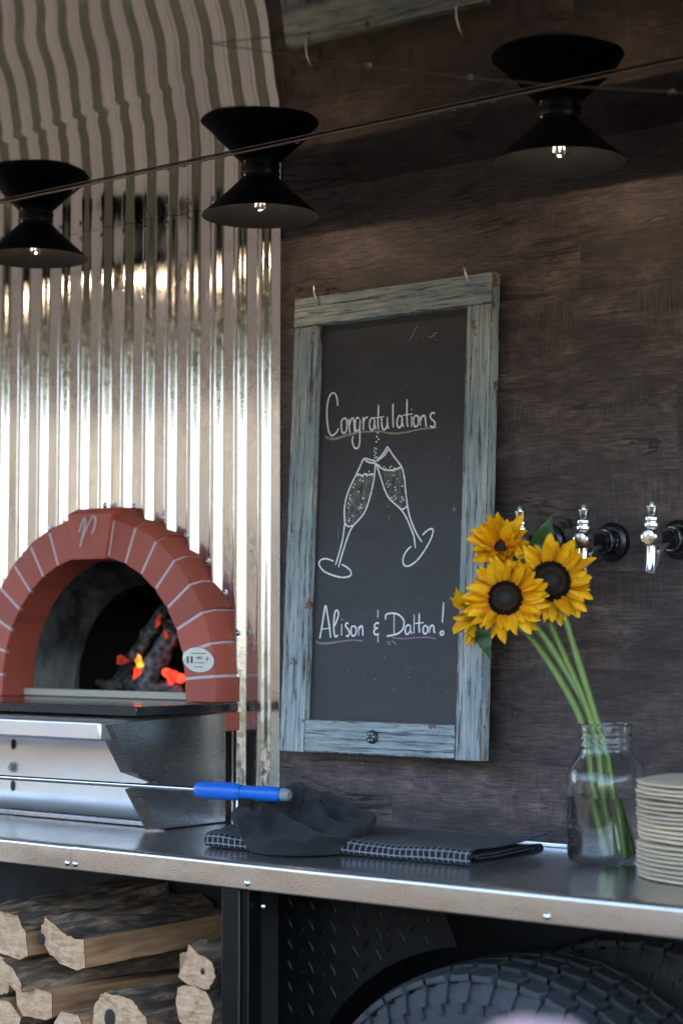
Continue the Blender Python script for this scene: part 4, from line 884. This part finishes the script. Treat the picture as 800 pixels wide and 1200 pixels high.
# ================================================================== SUNFLOWERS
def petal_mesh(L, W_, cup, fold, twist, seed):
    m = M(); NL, NW = 9, 4; 
    def fn(u, v):
        s = u; w = W_*(.30*(1-s)+.95*max(0,math.sin(math.pi*min(1,s)**.92))**.62) if s < .999 else .0004
        q = (v-.5)*2
        x = L*s; y = q*w*.5; z = L*(cup*s*s - .25*cup*s) + fold*w*(q*q) + .03*L*nz(s*4+seed, q*1.5)
        y2 = y*math.cos(twist*s) - z*0*math.sin(twist*s); z2 = z + y*math.sin(twist*s)
        return (x, y2, z2)
    m.grid(fn, NL, NW); return m
PET = []
for k in range(5):
    mm = petal_mesh(1.0, .40+.04*(k % 3), [.10,.22,-.12,.30,.05][k], [.25,.45,.2,.5,.3][k], [.2,-.3,.4,-.5,0][k], k*3.1)
    me_o = mm.build('petal', MT['petal'], None, smooth=180); PET.append(me_o.data); bpy.data.objects.remove(me_o)
def leaf_part(parent, pts, w, name='leaf', mt=None, fold=.25):
    m = M(); pts = [Vector(p) for p in pts]; n = len(pts)-1
    side = (pts[-1]-pts[0]).cross(Vector((.55,-.83,.1))).normalized()
    nor = side.cross(pts[-1]-pts[0]).normalized()
    def fn(u, v):
        s = u*n; i = min(int(s), n-1); p = pts[i].lerp(pts[i+1], s-i); ww_ = w*math.sin(math.pi*min(1, u*.96+.04)**.7)*(1-.999*u**5) ; q = (v-.5)*2
        return p + side*(q*ww_*.5*(1+.08*math.sin(u*30))) + nor*(fold*ww_*q*q*.5 + .004*nz(u*5, q))
    m.grid(fn, 12, 6); return m.build(name, mt or MT['leaf_green'], parent, smooth=180)
def sunflower(center, facing, Rp, disc, label, n1=19, n2=17, cup=0.15, stem=None, sepals=True, seed=0, front_fold=None, roll=0):
    rnd = random.Random(seed)
    t = thing('sunflower', label, 'sunflower', center, group='sunflowers in the jar')
    f = Vector(facing).normalized(); up = Vector((0,0,1)); x = up.cross(f).normalized(); y = f.cross(x)
    B = Matrix((x, y, f)).transposed().to_4x4()       # local z = facing
    m = M(); K = 14
    pr = [(disc*1.02*math.cos(q*math.pi/2/K)**.7 if q < K else 1e-6, disc*.42*math.sin(q*math.pi/2/K)-.004) for q in range(K+1)]
    pr = [(disc*1.0,-.012)] + pr
    m.lathe(pr, 30, B)
    d = m.build('flower_disc', MT['seed_dark'], t, smooth=180, world=False)
    m1, m2 = M(), M(); NF = 330
    for k in range(NF):
        rr_ = math.sqrt((k+.5)/NF); a = k*2.39996; r = disc*rr_
        h = disc*.42*math.sqrt(max(0, 1-min(.999, rr_**2.6)))*1.0 - .004
        dip = -.0025*math.exp(-(rr_/.35)**2); s_ = (.0016+.0014*rr_)*(disc/.026)
        p = B @ Vector((r*math.cos(a), r*math.sin(a), h+dip)); tp = B @ Vector((r*1.03*math.cos(a), r*1.03*math.sin(a), h+dip+s_*1.9))
        e1 = B.to_3x3() @ Vector((s_*.75,0,0)); e2 = B.to_3x3() @ Vector((0,s_*.75,0))
        (m2 if .50 < rr_ < .72 else m1).add([p+e1, p+e2, p-e1, p-e2, tp], [(0,1,4),(1,2,4),(2,3,4),(3,0,4)])
    o = m1.build('florets', MT['seed_dark'], d, world=False); tag(o, kind='stuff')
    o = m2.build('florets', MT['seed_brown'], d, world=False); tag(o, kind='stuff')
    def put(a, tilt, L, wsc, depth, r0):
        pm = PET[rnd.randrange(5)]
        E_ = B @ Matrix.Rotation(a,4,'Z') @ Matrix.Translation((r0,0,depth)) @ Matrix.Rotation(-tilt,4,'Y') @ Matrix.Rotation(rnd.uniform(-.5,.5),4,'X')
        o = bpy.data.objects.new('petal', pm); COL.objects.link(o); o.parent = t
        o.matrix_local = E_ @ Matrix.Diagonal((L, L*wsc*.86, L*rnd.uniform(.6,1.9), 1))
    for ring, (n, dep, tl) in enumerate(((n1,-.006,cup),(n2,-.002,cup+.28))):
        for k in range(n):
            a = 2*math.pi*(k+.5*ring)/n + rnd.uniform(-.12,.12) + roll
            tilt = tl + rnd.uniform(-.34,.34); L = (Rp-disc*.88)*rnd.uniform(.78,1.10)*(1 if ring == 0 else .92)
            if front_fold:
                df = abs((a-front_fold[0]+math.pi) % (2*math.pi) - math.pi)
                if df < front_fold[1]: tilt += front_fold[2]*(1-df/front_fold[1]); L *= .92
            put(a, tilt, L, rnd.uniform(.85,1.15), dep, disc*.93)
    if sepals:
        for k in range(11):
            a = 2*math.pi*k/11 + rnd.uniform(-.2,.2)
            mm = M(); L = Rp*.62
            B2 = B @ Matrix.Rotation(a,4,'Z') @ Matrix.Translation((disc*.55,0,-.011)) @ Matrix.Rotation(.25 + rnd.uniform(-.2,.3),4,'Y')
            mm.grid(lambda u, v: B2 @ Vector((L*u, (v-.5)*.015*(1-u**1.5), -.012*u*u + .002*(v-.5)**2)), 5, 2); mm.build('sepal', MT['leaf_green'], t, smooth=180, world=False)
        mm = M(); mm.lathe([(.005,-.032),(.010,-.026),(disc*.8,-.013),(disc*.9,-.008)], 16, B); mm.build('calyx', MT['leaf_green'], t, smooth=60, world=False)
    if stem:
        back = Vector(center) - f*.028
        pts_ = [back] + [Vector(p) for p in stem]; q = []
        for i in range(len(pts_)-1):
            p0, p1, p2, p3 = pts_[max(i-1,0)], pts_[i], pts_[i+1], pts_[min(i+2,len(pts_)-1)]
            for k in range(6):
                s_ = k/6; q.append(.5*((2*p1)+(p2-p0)*s_+(2*p0-5*p1+4*p2-p3)*s_*s_+(3*p1-p0-3*p2+p3)*s_**3))
        q.append(pts_[-1])
        m = M(); m.tube(q, [.0051+.0008*nz(k*.4, seed) for k in range(len(q))], 10); m.build('stem', MT['stem_green'], t, smooth=60)
    return t
fA = sunflower((-1.614,-0.165,1.548), (.25,-.86,.40), .057, .013, 'uppermost sunflower with folded petals and a tiny dark centre', 19, 17, .42, seed=3, front_fold=(-1.5, 1.2, .35),
    stem=[(-1.585,-.135,1.50),(-1.545,-.135,1.425),(-1.475,-.140,1.29),(-1.452,-.145,1.19),(-1.437,-.142,1.092)])
fB = sunflower((-1.575,-0.215,1.467), (.50,-.84,.06), .0655, .0262, 'wide open sunflower in the middle facing the camera, round dark centre', 25, 23, .10, seed=5,
    stem=[(-1.565,-.165,1.435),(-1.535,-.142,1.385),(-1.482,-.137,1.300),(-1.452,-.128,1.20),(-1.428,-.120,1.090)])
fC = sunflower((-1.536,-0.150,1.493), (.66,-.74,.10), .071, .0305, 'largest sunflower with a big dark centre, next to the beer tap', 25, 22, .05, seed=9, roll=.1,
    stem=[(-1.525,-.140,1.455),(-1.507,-.136,1.40),(-1.468,-.136,1.290),(-1.446,-.130,1.20),(-1.424,-.138,1.088)])
fD = sunflower((-1.672,-.165,1.4425), (-.72,-.52,-.28), .052, .016, 'small sunflower turned away, with green sepals in front of the frame', 15, 12, .35, seed=12,
    stem=[(-1.635,-.140,1.44),(-1.575,-.140,1.405),(-1.490,-.145,1.290),(-1.465,-.150,1.19),(-1.440,-.155,1.091)])
leaf_part(fC, [(-1.565,-0.140,1.532),(-1.556,-0.140,1.551),(-1.548,-0.140,1.573),(-1.537,-0.140,1.598)], .036)
leaf_part(fA, [(-1.590,-.170,1.512),(-1.575,-.178,1.520),(-1.560,-.182,1.528)], .024)
leaf_part(fA, [(-1.655,-.165,1.513),(-1.62,-.170,1.510),(-1.59,-.175,1.508)], .014)
leaf_part(fD, [(-1.655,-.160,1.432),(-1.650,-.165,1.412),(-1.645,-.165,1.395),(-1.640,-.160,1.372)], .030)
leaf_part(fD, [(-1.665,-.170,1.455),(-1.675,-.175,1.462),(-1.69,-.178,1.470)], .012)

# ================================================================== PLATES
PX, PY, PR = -1.229, -.158, .140
NP = 21; zz = KZ+.0006
var = []
for q in range(4):
    pm = M(); pm.lathe([(1e-6,.0),(PR*.72,.0),(PR*.80,.0004),(PR*.95,.0014),(PR*.995,.0026),(PR,.0036),(PR*.997,.0046),(PR*.985,.0052),(PR*.80,.0044),(PR*.72,.0042),(1e-6,.0042)], 96)
    vs = []
    for x, y, z in pm.v:
        a = math.atan2(y, x); f = (math.hypot(x, y)/PR)**4
        vs.append((x*(1+.006*f*nz(math.cos(a)*1.6+q*5, math.sin(a)*1.6)), y*(1+.006*f*nz(math.cos(a)*1.6+q*5, math.sin(a)*1.6)), z + f*(.0014*nz(math.cos(a)*2.2, math.sin(a)*2.2, q*7) + .0006*nz(math.cos(a)*7, math.sin(a)*7, q*3))))
    pm.v = vs; o = pm.build('plate', MT['plate'], None, smooth=40, world=False); var.append(o.data); bpy.data.objects.remove(o)
for k in range(NP):
    top, bot = k == NP-1, k == 0
    lab = 'topmost round fibre plate of the stack' if top else 'lowest round fibre plate of the stack, resting on the counter' if bot else 'round fibre plate inside the stack beside the jar'
    o = bpy.data.objects.new('plate', var[k % 4]); COL.objects.link(o)
    dx = random.uniform(-.0022,.0022) + (.0026 if k > 7 else 0); dy = random.uniform(-.002,.002)
    o.location = (PX+dx, PY+dy, zz); o.rotation_euler = (R(random.uniform(-.2,.2)), R(random.uniform(-.2,.2)), random.uniform(0,6.28))
    tag(o, lab, 'plate', 'stacked brown plates'); zz += .0061 + (.0028 if k == 7 else 0) + random.uniform(-.0006,.0008)

# ================================================================== CLOTHS
def folded(name, label, xr, prof, thick, seed, skew=lambda x: 0, amp=.002, endlift=None):
    """a cloth folded in layers: prof is the (y, z) path of the cloth in section, swept along x"""
    P_ = [Vector(p) for p in prof]; q = []
    for i in range(len(P_)-1):
        p0_, p1, p2, p3 = P_[max(i-1,0)], P_[i], P_[i+1], P_[min(i+2,len(P_)-1)]
        for k in range(5):
            s_ = k/5; q.append(.5*((2*p1)+(p2-p0_)*s_+(2*p0_-5*p1+4*p2-p3)*s_*s_+(3*p1-p0_-3*p2+p3)*s_**3))
    q.append(P_[-1]); arc = [0]
    for a, b in zip(q, q[1:]): arc.append(arc[-1]+(b-a).length)
    n = 90; m = M(); x0, x1 = xr
    def fn(u, v):
        k = round(v*(len(q)-1)); x = x0+(x1-x0)*u; y, z = q[k]
        hh = z/.02
        xx = x + .004*nz(y*12, z*40, seed) + skew(y)
        yy_ = y + .006*nz(x*9, seed, z*30)*1.0 + .003*nz(x*26, seed+3, k*.08)
        z2 = z*(1+.22*nz(x*10+seed, y*7)) + amp*hh*nz(x*22, y*18, seed)
        if endlift: z2 += endlift(x, y, hh)
        return (xx, yy_, KZ + max(.0010, z2))
    m.grid(fn, n, len(q)-1, uv=lambda u, v: (x0+(x1-x0)*u, arc[round(v*(len(q)-1))]))
    return tag(m.build(name, MT['check'], None, smooth=180, solid=.0016), label, 'towel', 'checked kitchen towels')
folded('checked_towel', 'flat folded black and white checked towel lying between the black towel and the jar', (-1.925,-1.575),
    [(-.12,.010),(-.22,.010),(-.28,.0105),(-.293,.0125),(-.28,.0145),(-.20,.0145),(-.13,.013),(-.115,.009),(-.125,.0035),(-.20,.002),(-.285,.0015),(-.302,.003),(-.310,.008),(-.3105,.0145),(-.305,.0205),(-.292,.0235),(-.26,.0235),(-.18,.0205),(-.115,.0205),(-.10,.022),(-.085,.0215)],
    .0016, 2.0, endlift=lambda x, y, h: (.012*h*max(0,(x+1.64)/.065)**2*max(0, (y+.24)/.14) if x > -1.64 else 0))
folded('checked_towel', 'checked towel with its corner showing from under the black towel', (-2.085,-1.925),
    [(-.24,.011),(-.31,.011),(-.335,.0125),(-.32,.0145),(-.25,.0145),(-.225,.010),(-.24,.004),(-.30,.0018),(-.345,.002),(-.358,.0045),(-.364,.010),(-.363,.017),(-.357,.0225),(-.345,.0245),(-.30,.0235),(-.22,.022)],
    .0016, 5.0, skew=lambda y: -.45*(y+.27), amp=.003)
# black towel thrown in a heap
BX, BY = -1.928, -.262
def gz(x, y, cx, cy, sx, sy, rot=0):
    dx, dy = x-cx, y-cy; c, s_ = math.cos(R(rot)), math.sin(R(rot)); u, v = dx*c+dy*s_, -dx*s_+dy*c
    return math.exp(-(u/sx)**2-(v/sy)**2)
def heap(u, v):
    a = 2*math.pi*u; ax = Vector((math.cos(a), math.sin(a)))
    base = .128 + .014*math.cos(2*(a-R(-45))) + .012*nz(ax.x*1.6+3, ax.y*1.6) + .005*nz(ax.x*5, ax.y*5, 2)
    if v < .72: f = v/.72*.96; e = 1.0
    else: q = (v-.72)/.28; f = .96 + .07*math.sin(math.pi*q*.75) - .10*q*q*q; e = math.cos(q*math.pi/2)**.8 if q < .999 else 0
    x, y = ax.x*base*f, ax.y*base*f
    h = .030
    h += .052*gz(x,y,-.018,.020,.050,.052) + .030*gz(x,y,.035,.020,.065,.026,20) + .012*gz(x,y,-.085,-.005,.040,.034,30)
    h += .020*gz(x,y,.030,-.058,.075,.018,-24) - .016*gz(x,y,.014,-.030,.065,.010,-28) + .014*gz(x,y,-.030,-.065,.055,.015,-55) - .011*gz(x,y,-.058,-.045,.05,.008,-50) + .008*gz(x,y,.05,-.02,.06,.010,-35)
    h -= .010*gz(x,y,.070,-.010,.050,.010,-12) + .010*gz(x,y,-.058,.012,.012,.045,12)
    h += .0045*nz(x*24+1, y*30) + .0022*nz(x*55, y*44, 3) - .007*math.exp(-(nz(x*9+2, y*9+5)/.22)**2) - .010*max(0, f-.75)/.25*nz(ax.x*3, ax.y*3, 7)
    under = .0285*max(0, min(1, (-x-.012)/.03))*max(0, min(1, (.08-y)/.05))
    lift = under + (.019*max(0, min(1, (x-.005)/.03))*max(0, min(1, (y+.045)/.02)))
    z = lift*(1 if v < .93 else .9) + (h-.002)*e + .002
    return (BX+x+.005*nz(h*60, a)*e, BY+y+.005*nz(h*50, a, 4)*e, KZ + z)
m = M(); m.grid(heap, 170, 70)
tag(m.build('black_towel', MT['knit'], None, smooth=180), 'crumpled black knitted towel heaped on the checked towels', 'towel')

# ================================================================== OVEN BRUSH
A_, B_ = Vector((-2.9545,-0.5140,1.1774)), Vector((-1.9151,-0.3150,1.1631))
def along(t_): return A_.lerp(B_, t_)
ob = thing('oven_brush', 'long steel rod with a blue plastic grip resting on the black towel', 'oven brush', tuple(along(.2)))
G0 = 0.841
m = M(); m.tube([along(-.05), along(G0+.01)], .0042, 12); m.build('rod', MT['chrome'], ob, smooth=60)
gl_ = [(0,.0068),(.015,.0108),(.05,.0132),(.25,.0142),(.45,.0138),(.53,.0116),(.56,.0108),(.60,.0104),(.68,.0112),(.78,.0125),(.88,.0122),(.965,.0108)]
m = M(); m.tube([along(G0+(1-G0)*f*.965) for f, r in gl_], [r for f, r in gl_], 20); gp = m.build('grip', MT['blue_grip'], ob, smooth=60)
m = M(); f0 = G0+(1-G0)*.53*.965; m.tube([along(f0-.0004), along(f0+.0004)], [.01185,.01185], 20); m.build('grip_seam', MT['black_plastic'], gp, smooth=60)
m = M(); m.tube([along(.990), along(.995), along(1.001), along(1.004)], [.0100,.0102,.0094,.0070], 16); m.build('grip_end_cap', MT['grey_cap'], ob, smooth=50)
m = M(); d = along(-.05); m.box((d.x-.10,d.y-.03,d.z-.012),(d.x+.02,d.y+.03,d.z+.014)); m.build('brush_head', MT['split'], ob, bevel=.004)
m = M()
for i in range(14):
    for j in range(6):
        x = d.x-.095+.0082*i; y = d.y-.025+.01*j; m.box((x,y,KZ+.0 if y > -.45 else d.z-.06),(x+.005,y+.006,d.z-.012))
tag(m.build('bristles', MT['brass'], ob), kind='stuff')

# ================================================================== PINK ROSE CLOSE TO THE CAMERA (out of focus)
RC = Vector((-.597,-1.655,1.1540))
rs = thing('rose', 'pale pink rose close to the camera, blurred at the bottom of the picture', 'rose', (RC.x, RC.y, .268))
k_ = 0
for ring, (n, r, tl) in enumerate(((3,.016,1.35),(5,.030,1.15),(6,.044,.90),(7,.056,.60))):
    for k in range(n):
        a = 2*math.pi*k/n + ring*.6
        B2 = Matrix.Translation(RC) @ Matrix.Rotation(a,4,'Z') @ Matrix.Translation((r*.35,0,-.008-.004*ring)) @ Matrix.Rotation(-tl,4,'Y')
        m = M(); Lp = .044+.007*ring
        m.grid(lambda u, v: B2 @ Vector((Lp*u, (v-.5)*.062*math.sin(math.pi*min(1,u*.8+.12))**.6, .018*(v-.5)**2*4*.35 - .010*u*u*(1 if ring > 1 else -.5))), 6, 6)
        m.build('petal', MT['rose_pink'], rs, smooth=180)
m = M(); m.tube([(RC.x,RC.y,RC.z-.015),(RC.x+.01,RC.y,.9),(RC.x-.01,RC.y+.01,.5),(RC.x,RC.y,.262)], .0035, 8); m.build('stem', MT['stem_green'], rs, smooth=60)
for z_, s_ in ((1.02,1),(.92,-1),(.75,1)):
    leaf_part(rs, [(RC.x,RC.y,z_),(RC.x+.03*s_,RC.y+.01,z_+.012),(RC.x+.07*s_,RC.y+.015,z_+.005)], .034)

# thin wire with beads strung under the hatch
bs = thing('bead_wire', 'thin wire with a few tiny clear beads strung under the ceiling', 'wire', (-1.5,-.6,2.15))
WP = [(-1.66, -0.78, 2.1890), (-1.5618, -0.66, 2.1766), (-1.5181, -0.62, 2.1698), (-1.397, -0.56, 2.1462), (-1.2802, -0.52, 2.1227), (-1.137, -0.49, 2.0958), (-1.0913, -0.48, 2.0845), (-0.4, -0.45, 2.13), (0.3, -0.5, 2.18)]
m = M(); m.tube(WP, .0007, 5); m.build('wire', MT['strip'], bs, smooth=60)
for i in (2, 3, 5):
    m = M(); m.sphere(WP[i], .0042, 10); m.build('bead', MT['glass'], bs, smooth=180)

# ================================================================== WHAT STANDS IN FRONT OF THE TRAILER (seen only in reflections)
rnd = random.Random(4); m = M()
for k in range(380):
    az = rnd.uniform(-68, 4); d_ = rnd.uniform(20, 30); x, y = -2 + d_*math.sin(R(az)), -d_*math.cos(R(az)); r = rnd.uniform(.7, 1.6)
    hmax = 5.2
    c = Vector((x, y, rnd.uniform(.3, hmax))); b0 = len(m.v)
    m.sphere(tuple(c), r, 8); 
    for i in range(b0, len(m.v)):
        v = Vector(m.v[i]); m.v[i] = tuple(v + (v-c)*.45*nz(v.x*1.3, v.y*1.3, v.z*1.3))
tag(m.build('far_wood', MT['foliage'], None), kind='stuff')
